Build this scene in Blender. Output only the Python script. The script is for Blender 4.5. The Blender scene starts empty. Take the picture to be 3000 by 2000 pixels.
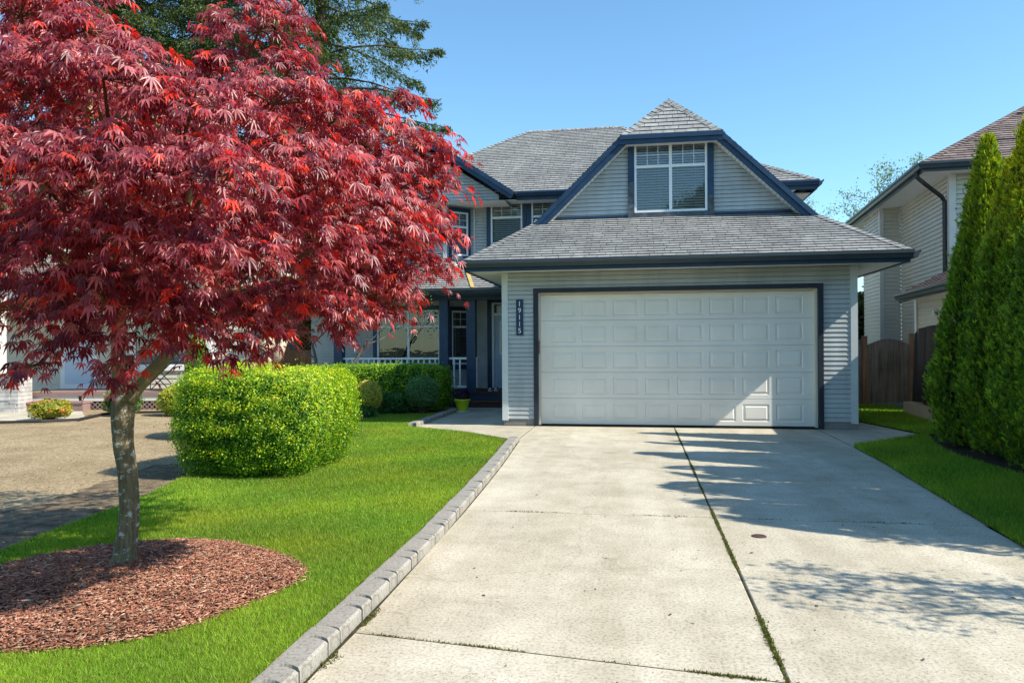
import bpy, math, random
import numpy as np
from mathutils import Vector, Matrix
random.seed(7); RS = np.random.RandomState(11)
sc = bpy.context.scene; col = sc.collection

# ---------------------------------------------------------------- camera, sky, sun, exposure
TH, ROLL, CAMH = .166, .006, 1.45
cth, sth = math.cos(TH), math.sin(TH)
cam = bpy.data.cameras.new('camera'); camo = bpy.data.objects.new('camera', cam); col.objects.link(camo)
cam.lens = 26.4; cam.sensor_width = 36; cam.shift_y = .0053; cam.clip_end = 2000; cam.clip_start = .05
r_ = Vector((cth, sth, 0)); u_ = Vector((0, 0, 1)); f_ = Vector((-sth, cth, 0))
rr = r_*math.cos(ROLL)-u_*math.sin(ROLL); uu = r_*math.sin(ROLL)+u_*math.cos(ROLL)
M = Matrix((rr, uu, -f_)).transposed().to_4x4(); M.translation = (0, 0, CAMH); camo.matrix_world = M
sc.camera = camo
SUN = Vector((1, -.24, .91)).normalized()
w = bpy.data.worlds.new('World'); sc.world = w; w.use_nodes = True
nt = w.node_tree; bg = nt.nodes['Background']; sky = nt.nodes.new('ShaderNodeTexSky')
sky.sky_type = 'NISHITA'; sky.sun_disc = False
sky.sun_elevation = math.asin(SUN.z); sky.sun_rotation = math.atan2(SUN.x, SUN.y)
sky.air_density = 1.1; sky.dust_density = .1; sky.ozone_density = 1.5; sky.altitude = 0
tint = nt.nodes.new('ShaderNodeMix'); tint.data_type = 'RGBA'; tint.blend_type = 'MULTIPLY'; tint.inputs[0].default_value = 1; tint.inputs[7].default_value = (.73, 1.0, 1.10, 1)
nt.links.new(sky.outputs[0], tint.inputs[6]); nt.links.new(tint.outputs[2], bg.inputs[0]); bg.inputs[1].default_value = .138
sl = bpy.data.lights.new('sun', 'SUN'); sl.energy = 5.0; sl.angle = math.radians(.5); sl.color = (1, .935, .82)
so = bpy.data.objects.new('sun', sl); col.objects.link(so)
so.rotation_euler = (-SUN).to_track_quat('-Z', 'Y').to_euler()
sc.view_settings.view_transform = 'Standard'; sc.view_settings.look = 'None'
sc.view_settings.exposure = .67; sc.view_settings.gamma = 1
sc.render.engine = 'CYCLES'; sc.cycles.max_bounces = 6; sc.cycles.transparent_max_bounces = 8

# ---------------------------------------------------------------- helpers
def V(*a): return Vector(a)
WM = {}
def tag(o, label=None, cat=None, group=None, kind=None):
    if label: o['label'] = label
    if cat: o['category'] = cat
    if group: o['group'] = group
    if kind: o['kind'] = kind
    return o
def empty(name, loc, rz=0, label=None, cat=None, group=None):
    o = bpy.data.objects.new(name, None); col.objects.link(o)
    o.location = loc; o.rotation_euler = (0, 0, rz); o.empty_display_size = .2
    WM[o.name] = Matrix.Translation(loc) @ Matrix.Rotation(rz, 4, 'Z')
    return tag(o, label, cat, group)
def base_of(p):
    while p.parent: p = p.parent
    return WM.get(p.name, Matrix.Identity(4))
class MB:
    """collects faces, builds ONE mesh object"""
    def __init__(s, M=None): s.v = []; s.f = []; s.uv = []; s.M = M
    def face(s, pts, uv=None):
        n = len(s.v)
        for p in pts:
            p = Vector(p); s.v.append(s.M @ p if s.M else p)
        s.f.append(tuple(range(n, n+len(pts)))); s.uv.append(uv or [(0, 0)]*len(pts)); return s
    def box(s, a, b):
        x0, y0, z0 = (min(p, q) for p, q in zip(a, b)); x1, y1, z1 = (max(p, q) for p, q in zip(a, b))
        return s.hexa([(x0, y0, z0), (x1, y0, z0), (x1, y1, z0), (x0, y1, z0), (x0, y0, z1), (x1, y0, z1), (x1, y1, z1), (x0, y1, z1)])
    def hexa(s, c):
        for q in ((3, 2, 1, 0), (4, 5, 6, 7), (0, 1, 5, 4), (1, 2, 6, 5), (2, 3, 7, 6), (3, 0, 4, 7)):
            P = [Vector(c[i]) for i in q]; L = (P[1]-P[0]).length; W = (P[3]-P[0]).length
            s.face(P, [(0, 0), (L, 0), (L, W), (0, W)])
        return s
    def beam(s, p, q, wd, ht, up=(0, 0, 1), off=0):
        """box from p to q; section wd (sideways) x ht (along up)"""
        p, q = Vector(p), Vector(q); d = (q-p).normalized(); sd = d.cross(Vector(up)).normalized(); n = sd.cross(d).normalized()
        A = [p-sd*wd/2-n*ht/2, p+sd*wd/2-n*ht/2, p+sd*wd/2+n*ht/2, p-sd*wd/2+n*ht/2]; B = [a+(q-p) for a in A]
        return s.hexa(A+B)
    def tube(s, pts, rad, n=8, caps=True, jit=0):
        pts = [Vector(p) for p in pts]; rings = []
        ref = V(0, 0, 1) if abs((pts[1]-pts[0]).normalized().z) < .9 else V(1, 0, 0)
        base = len(s.v)
        for i, p in enumerate(pts):
            d = (pts[min(i+1, len(pts)-1)]-pts[max(i-1, 0)]).normalized()
            a = d.cross(ref).normalized(); b = d.cross(a)
            for k in range(n):
                t = 2*math.pi*k/n; r = rad[i]*(1+random.uniform(-jit, jit)); q = p+(a*math.cos(t)+b*math.sin(t))*r
                s.v.append(s.M @ q if s.M else q)
        for i in range(len(pts)-1):
            for k in range(n):
                k2 = (k+1) % n
                s.f.append((base+i*n+k, base+i*n+k2, base+(i+1)*n+k2, base+(i+1)*n+k)); s.uv.append([(k/n, i), ((k+1)/n, i), ((k+1)/n, i+1), (k/n, i+1)])
        if caps:
            s.f.append(tuple(base+k for k in range(n-1, -1, -1))); s.uv.append([(0, 0)]*n)
            s.f.append(tuple(base+(len(pts)-1)*n+k for k in range(n))); s.uv.append([(0, 0)]*n)
        return s
    def lathe(s, c, prof, n=20):
        c = Vector(c); base = len(s.v)
        for r, z in prof:
            for k in range(n):
                t = 2*math.pi*k/n; q = c+V(r*math.cos(t), r*math.sin(t), z); s.v.append(s.M @ q if s.M else q)
        for i in range(len(prof)-1):
            for k in range(n):
                k2 = (k+1) % n; s.f.append((base+i*n+k, base+i*n+k2, base+(i+1)*n+k2, base+(i+1)*n+k)); s.uv.append([(0, 0)]*4)
        return s
    def build(s, name, mat, parent=None, smooth=False, bevel=0):
        me = bpy.data.meshes.new(name)
        vs = s.v
        if parent is not None:
            Mi = base_of(parent).inverted(); vs = [Mi @ v for v in vs]
        me.from_pydata([tuple(v) for v in vs], [], s.f)
        uvl = me.uv_layers.new(name='UVMap'); flat = [c for f in s.uv for p in f for c in p]
        uvl.data.foreach_set('uv', flat)
        me.materials.append(mat)
        if smooth: me.polygons.foreach_set('use_smooth', [True]*len(me.polygons))
        me.update()
        o = bpy.data.objects.new(name, me); col.objects.link(o)
        if parent is not None: o.parent = parent
        if bevel:
            import bmesh
            bm = bmesh.new(); bm.from_mesh(me); bmesh.ops.remove_doubles(bm, verts=bm.verts, dist=1e-5)
            bmesh.ops.bevel(bm, geom=bm.edges[:], offset=bevel, segments=2, affect='EDGES', clamp_overlap=True); bm.to_mesh(me); bm.free()
        return o
def smooth_path(pts, rad, k=5):
    P = [np.array(p, float) for p in pts]; P = [2*P[0]-P[1]]+P+[2*P[-1]-P[-2]]; Rr = [rad[0]]+list(rad)+[rad[-1]]; o = []; r = []
    for i in range(1, len(P)-2):
        for j in range(k):
            t = j/k; a, b, c, d = P[i-1:i+3]; o.append(tuple(.5*((2*b)+(c-a)*t+(2*a-5*b+4*c-d)*t*t+(3*b-a-3*c+d)*t**3))); r.append(Rr[i]+(Rr[i+1]-Rr[i])*(3*t*t-2*t**3))
    return o+[tuple(P[-2])], r+[Rr[-2]]
def struct(o): o['kind'] = 'structure'; return o
def npmesh(name, verts, faces, mat, parent=None, colr=None, nper=3, loc=None, smooth=False):
    """verts (N,3), faces (F,nper) numpy; colr (F,3) or (N,3) vertex colours"""
    verts = np.asarray(verts, np.float32)
    if parent is not None:
        Mi = np.array(base_of(parent).inverted()); verts = verts @ Mi[:3, :3].T+Mi[:3, 3]
    me = bpy.data.meshes.new(name); F = len(faces)
    me.vertices.add(len(verts)); me.vertices.foreach_set('co', np.ascontiguousarray(verts, np.float32).ravel())
    me.loops.add(F*nper); me.loops.foreach_set('vertex_index', np.ascontiguousarray(faces, np.int32).ravel())
    me.polygons.add(F); me.polygons.foreach_set('loop_start', np.arange(0, F*nper, nper, dtype=np.int32))
    me.update(calc_edges=True)
    if colr is not None:
        at = me.color_attributes.new('col', 'FLOAT_COLOR', 'POINT')
        c = np.ones((len(verts), 4), np.float32); c[:, :3] = colr; at.data.foreach_set('color', c.ravel())
    if smooth: me.polygons.foreach_set('use_smooth', [True]*F)
    me.materials.append(mat); o = bpy.data.objects.new(name, me); col.objects.link(o)
    if parent is not None: o.parent = parent
    return o
def unit(a): return a/np.maximum(np.linalg.norm(a, axis=-1, keepdims=True), 1e-9)

# ---- convex clipping and lapped courses (siding, shingles)
def clip(poly, a, b, c):      # keep a*x+b*y>=c
    out = []
    for i in range(len(poly)):
        p, q = poly[i], poly[(i+1) % len(poly)]; dp = a*p[0]+b*p[1]-c; dq = a*q[0]+b*q[1]-c
        if dp >= 0: out.append(p)
        if dp*dq < 0: t = dp/(dp-dq); out.append((p[0]+t*(q[0]-p[0]), p[1]+t*(q[1]-p[1])))
    return out if len(out) >= 3 else []
def area(p): return abs(sum(p[i][0]*p[(i+1) % len(p)][1]-p[(i+1) % len(p)][0]*p[i][1] for i in range(len(p))))/2
def laps(mb, O, U, W, N, poly, dv, t, holes=(), v0=0, back=.0, wob=0, slot=.0):
    """poly in (u,v) on plane O+uU+vW; courses of height dv with the lower edge standing t out"""
    O, U, W, N = map(Vector, (O, U, W, N)); pieces = [poly]
    for x0, y0, x1, y1 in holes:
        new = []
        for p in pieces:
            a = clip(p, -1, 0, -x0); b = clip(p, 1, 0, x1); m = clip(clip(p, 1, 0, x0) or [], -1, 0, -x1) if clip(p, 1, 0, x0) else []
            if a: new.append(a)
            if b: new.append(b)
            if m:
                lo = clip(m, 0, -1, -y0); hi = clip(m, 0, 1, y1)
                if lo: new.append(lo)
                if hi: new.append(hi)
        pieces = [p for p in new if area(p) > 1e-5]
    for p in pieces:
        vmin = min(q[1] for q in p); vmax = max(q[1] for q in p)
        for i in range(int(math.floor((vmin-v0)/dv)), int(math.ceil((vmax-v0)/dv))):
            a, b = v0+i*dv, v0+(i+1)*dv
            r = clip(p, 0, 1, a); r = clip(r, 0, -1, -b) if r else []
            if not r or area(r) < 1e-6: continue
            if slot:
                q_ = clip(r, 0, 1, b-slot)
                if q_: mb.face([O+U*q[0]+W*q[1]-N*.02 for q in q_], [(q[0], q[1]) for q in q_])
                r = clip(r, 0, -1, -(b-slot))
                if not r: continue
            tt = t
            P = [O+U*q[0]+W*q[1]+N*(tt*(1-(q[1]-a)/dv)) for q in r]
            mb.face(P, [(q[0], q[1]) for q in r])
            for k in range(len(r)):
                q, s = r[k], r[(k+1) % len(r)]
                if abs(q[1]-a) < 1e-6 and abs(s[1]-a) < 1e-6:
                    A, B = P[k], P[(k+1) % len(r)]
                    mb.face([B, A, A-N*(tt+back+(.02 if slot else 0)), B-N*(tt+back+(.02 if slot else 0))], [(s[0], a), (q[0], a), (q[0], a), (s[0], a)])
def plane_from(p0, p1, up_pt):
    """U along p0->p1 (eave), W up the slope toward up_pt, N outward"""
    p0, p1, up = Vector(p0), Vector(p1), Vector(up_pt); U = (p1-p0).normalized(); W = up-p0; W = (W-U*W.dot(U)).normalized(); N = U.cross(W)
    return p0, U, W, N
def roof(mb, pts, dv=.14, t=.016):
    """planar convex polygon, first edge is the eave, counterclockwise seen from outside"""
    O, U, W, N = plane_from(pts[0], pts[1], pts[-1] if abs((Vector(pts[-1])-Vector(pts[0])).normalized().dot((Vector(pts[1])-Vector(pts[0])).normalized())) < .999 else pts[2])
    poly = [((Vector(p)-O).dot(U), (Vector(p)-O).dot(W)) for p in pts]
    laps(mb, O, U, W, N, poly, dv, t, back=.012)
def caps(mb, p0, p1, n1, n2, wd=.13, step=.14):
    """overlapping cap shingles along a hip or ridge from p0 (low) to p1; n1,n2 normals of the two planes"""
    p0, p1, n1, n2 = map(Vector, (p0, p1, n1, n2)); d = p1-p0; L = d.length; d.normalize()
    a = n1.cross(d); b = n2.cross(d)
    if a.dot(n2) > 0: a = -a
    if b.dot(n1) > 0: b = -b
    m = (n1+n2).normalized(); n = max(1, int(L/step))
    for i in range(n):
        A = p0+d*(i*L/n)+m*.03; B = p0+d*((i+1.25)*L/n if i < n-1 else L)+m*.012
        for sd, nn in ((a, n1), (b, n2)):
            q = [A, A+sd*wd, B+sd*wd, B]; uvo = (random.uniform(0, 50), random.uniform(0, 50))
            if (q[1]-q[0]).cross(q[2]-q[1]).dot(nn) < 0: q = q[::-1]
            mb.face(q, [(uvo[0]+.01, uvo[1]+.01), (uvo[0]+.12, uvo[1]+.01), (uvo[0]+.12, uvo[1]+.12), (uvo[0]+.01, uvo[1]+.12)])
        mb.face([A+a*wd, A, A-m*.02, A+a*wd-m*.02]); mb.face([A, A+b*wd, A+b*wd-m*.02, A-m*.02])

# ---------------------------------------------------------------- materials
def mat(name, base, rough=.6, spec=.3, var=.0, vscale=3., bump=0, bscale=60, metal=0, mottled=None):
    m = bpy.data.materials.new(name); m.use_nodes = True; n = m.node_tree; b = n.nodes['Principled BSDF']
    b.inputs['Roughness'].default_value = rough; b.inputs['Specular IOR Level'].default_value = spec; b.inputs['Metallic'].default_value = metal
    b.inputs['Base Color'].default_value = (*base, 1)
    tc = n.nodes.new('ShaderNodeTexCoord')
    if var:
        no = n.nodes.new('ShaderNodeTexNoise'); no.inputs['Scale'].default_value = vscale; no.inputs['Detail'].default_value = 6
        n.links.new(tc.outputs['Object'], no.inputs['Vector'])
        mr = n.nodes.new('ShaderNodeMapRange'); mr.inputs[1].default_value = .3; mr.inputs[2].default_value = .7; mr.inputs[3].default_value = 1-var; mr.inputs[4].default_value = 1+var
        n.links.new(no.outputs['Fac'], mr.inputs[0])
        mx = n.nodes.new('ShaderNodeVectorMath'); mx.operation = 'SCALE'; mx.inputs[0].default_value = base
        n.links.new(mr.outputs[0], mx.inputs['Scale']); n.links.new(mx.outputs[0], b.inputs['Base Color'])
    if bump:
        no = n.nodes.new('ShaderNodeTexNoise'); no.inputs['Scale'].default_value = bscale; no.inputs['Detail'].default_value = 5
        n.links.new(tc.outputs['Object'], no.inputs['Vector'])
        bp = n.nodes.new('ShaderNodeBump'); bp.inputs['Strength'].default_value = bump; bp.inputs['Distance'].default_value = .01
        n.links.new(no.outputs['Fac'], bp.inputs['Height']); n.links.new(bp.outputs[0], b.inputs['Normal'])
    return m
def nodes(m): return m.node_tree, m.node_tree.nodes['Principled BSDF']
def ramp(n, stops, fac):
    r = n.nodes.new('ShaderNodeValToRGB'); e = r.color_ramp.elements
    while len(e) < len(stops): e.new(.5)
    for i, (p, c) in enumerate(stops): e[i].position = p; e[i].color = (*c, 1) if len(c) == 3 else c
    n.links.new(fac, r.inputs[0]); return r
def noise(n, scale, detail=4, src='Object', rough=.5, vec=None, sx=None):
    tc = n.nodes.new('ShaderNodeTexCoord'); no = n.nodes.new('ShaderNodeTexNoise'); no.inputs['Scale'].default_value = scale; no.inputs['Detail'].default_value = detail; no.inputs['Roughness'].default_value = rough
    if sx:
        mp = n.nodes.new('ShaderNodeMapping'); mp.inputs['Scale'].default_value = sx; n.links.new(tc.outputs[src], mp.inputs[0]); n.links.new(mp.outputs[0], no.inputs['Vector'])
    else: n.links.new(tc.outputs[src], no.inputs['Vector'])
    return no
def mix(n, a, b, fac, mode='MIX'):
    m = n.nodes.new('ShaderNodeMix'); m.data_type = 'RGBA'; m.blend_type = mode
    for v, i in ((fac, 0), (a, 6), (b, 7)):
        if hasattr(v, 'links') or hasattr(v, 'is_linked'): n.links.new(v, m.inputs[i])
        elif i == 0: m.inputs[i].default_value = v
        else: m.inputs[i].default_value = (*v, 1)
    return m.outputs[2]
def siding_mat(name, base, dirt=.2):
    m = mat(name, base, .5, .35); n, b = nodes(m)
    a = noise(n, 1.2, 5); c = noise(n, 6, 4, sx=(1, 1, .15)); g = noise(n, 40, 3, sx=(.15, .15, 3))
    r = ramp(n, [(.3, tuple(x*(1-dirt) for x in base)), (.7, tuple(min(1, x*(1+dirt*.7)) for x in base))], a.outputs[0])
    r2 = ramp(n, [(.35, (1-dirt*.6,)*3), (.6, (1, 1, 1))], c.outputs[0])
    o = mix(n, r.outputs[0], r2.outputs[0], 1., 'MULTIPLY'); n.links.new(o, b.inputs['Base Color'])
    bp = n.nodes.new('ShaderNodeBump'); bp.inputs['Strength'].default_value = .15; bp.inputs['Distance'].default_value = .004; n.links.new(g.outputs[0], bp.inputs['Height']); n.links.new(bp.outputs[0], b.inputs['Normal'])
    return m
def shingle_mat(name, lo, hi, dv=.14):
    m = mat(name, lo, .92, .15); n, b = nodes(m)
    uv = n.nodes.new('ShaderNodeUVMap'); uv.uv_map = 'UVMap'
    br = n.nodes.new('ShaderNodeTexBrick'); n.links.new(uv.outputs[0], br.inputs['Vector'])
    for k, v in (('Scale', 1), ('Mortar Size', .006), ('Brick Width', .28), ('Row Height', dv), ('Bias', 0), ('Mortar Smooth', .2)): br.inputs[k].default_value = v
    br.inputs['Color1'].default_value = (*lo, 1); br.inputs['Color2'].default_value = (*hi, 1); br.inputs['Mortar'].default_value = (*(x*.3 for x in lo), 1); br.offset = .37; br.squash = .8; br.squash_frequency = 3
    big = noise(n, .9, 5); r = ramp(n, [(.3, (.78, .78, .78)), (.7, (1.12, 1.12, 1.1))], big.outputs[0])
    gr = noise(n, 160, 3); r2 = ramp(n, [(.35, (.72, .72, .72)), (.65, (1.25, 1.25, 1.22))], gr.outputs[0])
    st = noise(n, 9, 4); r3 = ramp(n, [(.3, (.8, .8, .82)), (.7, (1.15, 1.15, 1.13))], st.outputs[0])
    o = mix(n, mix(n, mix(n, br.outputs[0], r.outputs[0], 1., 'MULTIPLY'), r2.outputs[0], 1., 'MULTIPLY'), r3.outputs[0], 1, 'MULTIPLY')
    n.links.new(o, b.inputs['Base Color'])
    bp = n.nodes.new('ShaderNodeBump'); bp.inputs['Strength'].default_value = .5; bp.inputs['Distance'].default_value = .006
    n.links.new(gr.outputs[0], bp.inputs['Height']); n.links.new(bp.outputs[0], b.inputs['Normal'])
    return m
def leaf_mat(name, trans=(.5, .8, .1), tfac=.3, rough=.5, spec=.35, mul=1.):
    m = bpy.data.materials.new(name); m.use_nodes = True; n = m.node_tree; b = n.nodes['Principled BSDF']; out = n.nodes['Material Output']
    at = n.nodes.new('ShaderNodeAttribute'); at.attribute_name = 'col'
    n.links.new(at.outputs['Color'], b.inputs['Base Color']); b.inputs['Roughness'].default_value = rough; b.inputs['Specular IOR Level'].default_value = spec
    tr = n.nodes.new('ShaderNodeBsdfTranslucent'); mx = mix(n, at.outputs['Color'], trans, 1., 'MULTIPLY'); sc_ = n.nodes.new('ShaderNodeVectorMath'); sc_.operation = 'SCALE'; sc_.inputs['Scale'].default_value = 2.2*mul
    n.links.new(mx, sc_.inputs[0]); n.links.new(sc_.outputs[0], tr.inputs['Color'])
    ms = n.nodes.new('ShaderNodeMixShader'); ms.inputs[0].default_value = tfac; n.links.new(b.outputs[0], ms.inputs[1]); n.links.new(tr.outputs[0], ms.inputs[2]); n.links.new(ms.outputs[0], out.inputs[0])
    return m
def concrete_mat(name, lo, hi, speck=.5, stain=True):
    m = mat(name, lo, .85, .25); n, b = nodes(m)
    a = noise(n, .55, 6, rough=.6); r = ramp(n, [(.3, lo), (.7, hi)], a.outputs[0])
    f = noise(n, 55, 4, rough=.7); rf = ramp(n, [(.36, (.62, .61, .6)), (.5, (1, 1, 1)), (.72, (1.12, 1.1, 1.08))], f.outputs[0])
    vo = n.nodes.new('ShaderNodeTexVoronoi'); vo.inputs['Scale'].default_value = 48; vo.inputs['Randomness'].default_value = 1; tc = n.nodes.new('ShaderNodeTexCoord'); n.links.new(tc.outputs['Object'], vo.inputs['Vector'])
    rv = ramp(n, [(.13, (.33, .31, .29)), (.2, (1, 1, 1))], vo.outputs['Distance'])
    msk = noise(n, 7, 3); rm = ramp(n, [(.46, (0, 0, 0)), (.62, (speck,)*3)], msk.outputs[0])
    c = mix(n, r.outputs[0], rf.outputs[0], 1, 'MULTIPLY'); c2 = mix(n, c, rv.outputs[0], rm.outputs[0], 'MULTIPLY')
    m2 = noise(n, 2.6, 6, rough=.7); r3 = ramp(n, [(.35, (.84, .83, .8)), (.6, (1.03, 1.03, 1.03))], m2.outputs[0]); c2 = mix(n, c2, r3.outputs[0], 1, 'MULTIPLY')
    n.links.new(c2, b.inputs['Base Color'])
    bp = n.nodes.new('ShaderNodeBump'); bp.inputs['Strength'].default_value = .35; bp.inputs['Distance'].default_value = .004
    n.links.new(f.outputs[0], bp.inputs['Height']); n.links.new(bp.outputs[0], b.inputs['Normal'])
    return m
def stains(m):
    n, b = nodes(m); src = b.inputs['Base Color'].links[0].from_socket
    t = noise(n, 1.0, 5, sx=(1.6, .22, 1), rough=.65); r = ramp(n, [(.44, (.80, .78, .73)), (.58, (1.0, 1.0, 1.0))], t.outputs[0])
    q = noise(n, 1.7, 5, rough=.7); r2 = ramp(n, [(.30, (.72, .70, .66)), (.40, (1, 1, 1))], q.outputs[0])
    vo = n.nodes.new('ShaderNodeTexVoronoi'); vo.feature = 'DISTANCE_TO_EDGE'; vo.inputs['Scale'].default_value = .33; tc = n.nodes.new('ShaderNodeTexCoord'); w_ = noise(n, 3, 6); ad = n.nodes.new('ShaderNodeVectorMath'); ad.operation = 'MULTIPLY_ADD'; ad.inputs[1].default_value = (.5, .5, 0)
    n.links.new(w_.outputs['Color'], ad.inputs[0]); n.links.new(tc.outputs['Object'], ad.inputs[2]); n.links.new(ad.outputs[0], vo.inputs['Vector']); r3 = ramp(n, [(.0, (.62, .60, .56)), (.0022, (1, 1, 1))], vo.outputs['Distance'])
    n.links.new(mix(n, mix(n, mix(n, src, r.outputs[0], .6, 'MULTIPLY'), r2.outputs[0], .6, 'MULTIPLY'), r3.outputs[0], .45, 'MULTIPLY'), b.inputs['Base Color'])
def glass_mat():
    m = bpy.data.materials.new('window_glass'); m.use_nodes = True; n = m.node_tree; out = n.nodes['Material Output']; n.nodes.remove(n.nodes['Principled BSDF'])
    g = n.nodes.new('ShaderNodeBsdfGlossy'); g.inputs['Roughness'].default_value = .015; nz = noise(n, 2.2, 3); bp = n.nodes.new('ShaderNodeBump'); bp.inputs['Strength'].default_value = .06; bp.inputs['Distance'].default_value = .03; n.links.new(nz.outputs[0], bp.inputs['Height']); n.links.new(bp.outputs[0], g.inputs['Normal']); t = n.nodes.new('ShaderNodeBsdfTransparent'); t.inputs[0].default_value = (.8, .85, .86, 1)
    fr = n.nodes.new('ShaderNodeFresnel'); fr.inputs[0].default_value = 2.0; ms = n.nodes.new('ShaderNodeMixShader')
    n.links.new(fr.outputs[0], ms.inputs[0]); n.links.new(t.outputs[0], ms.inputs[1]); n.links.new(g.outputs[0], ms.inputs[2]); n.links.new(ms.outputs[0], out.inputs[0]); return m
def wood_mat(name, lo, hi, sx=(14, 14, .8)):
    m = mat(name, lo, .8, .2); n, b = nodes(m); a = noise(n, 1.5, 7, rough=.65, sx=sx); c = noise(n, 1.6, 3)
    r = ramp(n, [(.3, lo), (.7, hi)], a.outputs[0]); r2 = ramp(n, [(.3, (.65, .65, .65)), (.7, (1.2, 1.2, 1.2))], c.outputs[0])
    n.links.new(mix(n, r.outputs[0], r2.outputs[0], 1, 'MULTIPLY'), b.inputs['Base Color'])
    bp = n.nodes.new('ShaderNodeBump'); bp.inputs['Strength'].default_value = .4; bp.inputs['Distance'].default_value = .004; n.links.new(a.outputs[0], bp.inputs['Height']); n.links.new(bp.outputs[0], b.inputs['Normal'])
    return m
SIDE = siding_mat('blue_grey_siding', (.45, .475, .475)); SIDE_W = mat('corner_trim_paint', (.55, .585, .585), .5, .35, .06)
NAVY = mat('navy_trim_paint', (.013, .042, .092), .42, .4, .2, 5, .08, 90)
WORN = mat('weathered_navy_wood', (.075, .09, .105), .75, .25, .45, 14, .3, 50)
CASING = mat('charcoal_casing_paint', (.02, .026, .038), .5, .35, .2, 6)
CHAR = mat('charcoal_gutter_paint', (.035, .05, .062), .4, .5, .15, 4)
WHITE = mat('white_vinyl', (.78, .79, .80), .35, .4, .03); SOFF = mat('soffit_white', (.66, .67, .66), .6, .3, .05)
DOORG = mat('garage_door_paint', (.78, .745, .675), .45, .35, .06, 1.6)
CREAM = mat('door_stop_paint', (.62, .58, .48), .5, .3, .05)
SHIN = shingle_mat('grey_shingles', (.24, .245, .248), (.325, .33, .33)); SHIN2 = shingle_mat('brown_shingles', (.17, .13, .125), (.30, .235, .225))
GLASS = glass_mat(); BLIND = mat('blind_slats', (.92, .93, .94), .5, .3); DARK = mat('dark_room', (.012, .012, .014), .9, .1)
CONC = concrete_mat('driveway_concrete', (.475, .43, .335), (.605, .555, .44), 1.0); CONC2 = concrete_mat('footing_concrete', (.20, .19, .18), (.32, .30, .28), .4)
APRON = concrete_mat('exposed_aggregate', (.52, .475, .38), (.62, .57, .46), 1.0)
stains(CONC); stains(APRON)
KERB = concrete_mat('kerb_concrete', (.265, .25, .22), (.41, .39, .345), .9)
JOINT = mat('joint_dirt', (.045, .04, .02), .95, .1, .5, 12)
BEIGE = siding_mat('beige_siding', (.56, .54, .455), .08); BEIGE_T = mat('beige_trim', (.60, .59, .54), .5, .3, .05)
SOIL = mat('bare_soil', (.2, .15, .09), .95, .1); MULCHB = mat('mulch_base', (.07, .035, .025), .95, .1, .4, 20)
n_, b_ = nodes(SOIL); a_ = noise(n_, 1.1, 6, rough=.6); f_n = noise(n_, 38, 6, rough=.75)
c_ = mix(n_, ramp(n_, [(.3, (.30, .225, .13)), (.7, (.47, .37, .23))], a_.outputs[0]).outputs[0], ramp(n_, [(.38, (.45, .42, .4)), (.55, (1, 1, 1)), (.7, (1.35, 1.3, 1.15))], f_n.outputs[0]).outputs[0], 1, 'MULTIPLY')
n_.links.new(c_, b_.inputs['Base Color']); bp_ = n_.nodes.new('ShaderNodeBump'); bp_.inputs['Strength'].default_value = .8; bp_.inputs['Distance'].default_value = .02; n_.links.new(f_n.outputs[0], bp_.inputs['Height']); n_.links.new(bp_.outputs[0], b_.inputs['Normal'])
LAWN = mat('lawn_base', (.12, .20, .022), .95, .1, .35, 2.5); GRASS = leaf_mat('grass_blades', (.7, 1, .2), .35, .55, .25)
MAPLE = leaf_mat('maple_leaves', (1, .20, .11), .26, .40, .6, 2.1); GREEN = leaf_mat('hedge_leaves', (.9, 1, .25), .3, .45, .35); CONIF = leaf_mat('conifer_needles', (.8, 1, .3), .2, .6, .25)
BARK = mat('maple_bark', (.16, .13, .09), .9, .15); n_, b_ = nodes(BARK)
x1 = noise(n_, 21, 6, sx=(.9, .9, 1.5), rough=.65); x2 = noise(n_, 34, 5, sx=(1.6, 1.6, .22), rough=.7); x3 = noise(n_, 3, 2)
bb = ramp(n_, [(.3, (.08, .062, .035)), (.6, (.18, .15, .09)), (.75, (.23, .205, .14))], x2.outputs[0]); ll = ramp(n_, [(.565, (0, 0, 0)), (.60, (.8, .8, .8))], x1.outputs[0])
c_ = mix(n_, bb.outputs[0], (.47, .46, .42), ll.outputs[0]); n_.links.new(c_, b_.inputs['Base Color']); bp_ = n_.nodes.new('ShaderNodeBump'); bp_.inputs['Strength'].default_value = .7; bp_.inputs['Distance'].default_value = .01; n_.links.new(x2.outputs[0], bp_.inputs['Height']); n_.links.new(bp_.outputs[0], b_.inputs['Normal'])
LIMB = mat('green_grey_limb_bark', (.16, .135, .07), .8, .2, .35, 9, .4, 40); STUB = mat('pruned_limb_bark', (.36, .33, .17), .8, .2, .3, 14, .3, 50)
PBARK = mat('dark_trunk_bark', (.09, .065, .05), .95, .1, .4, 6, .6, 14); PALEB = mat('pale_stripped_bark', (.46, .40, .28), .85, .15, .35, 10, .5, 20)
FENCE = wood_mat('weathered_cedar', (.17, .125, .095), (.42, .31, .235)); CEDAR = wood_mat('red_cedar_post', (.30, .14, .075), (.52, .27, .16)); DECK = wood_mat('stained_step_wood', (.07, .035, .03), (.14, .075, .06), (2, 12, 12))
MAUVE = mat('mauve_deck_paint', (.26, .17, .15), .7, .25, .1, 3); TARP = mat('black_tarp', (.012, .012, .016), .5, .4, .3, 3, .5, 8)
POT = mat('lime_plastic', (.60, .72, .015), .35, .45, .05); METAL = mat('brass', (.5, .36, .12), .35, .5, metal=.8); STEEL = mat('dark_metal_tube', (.02, .022, .025), .35, .5)
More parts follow.
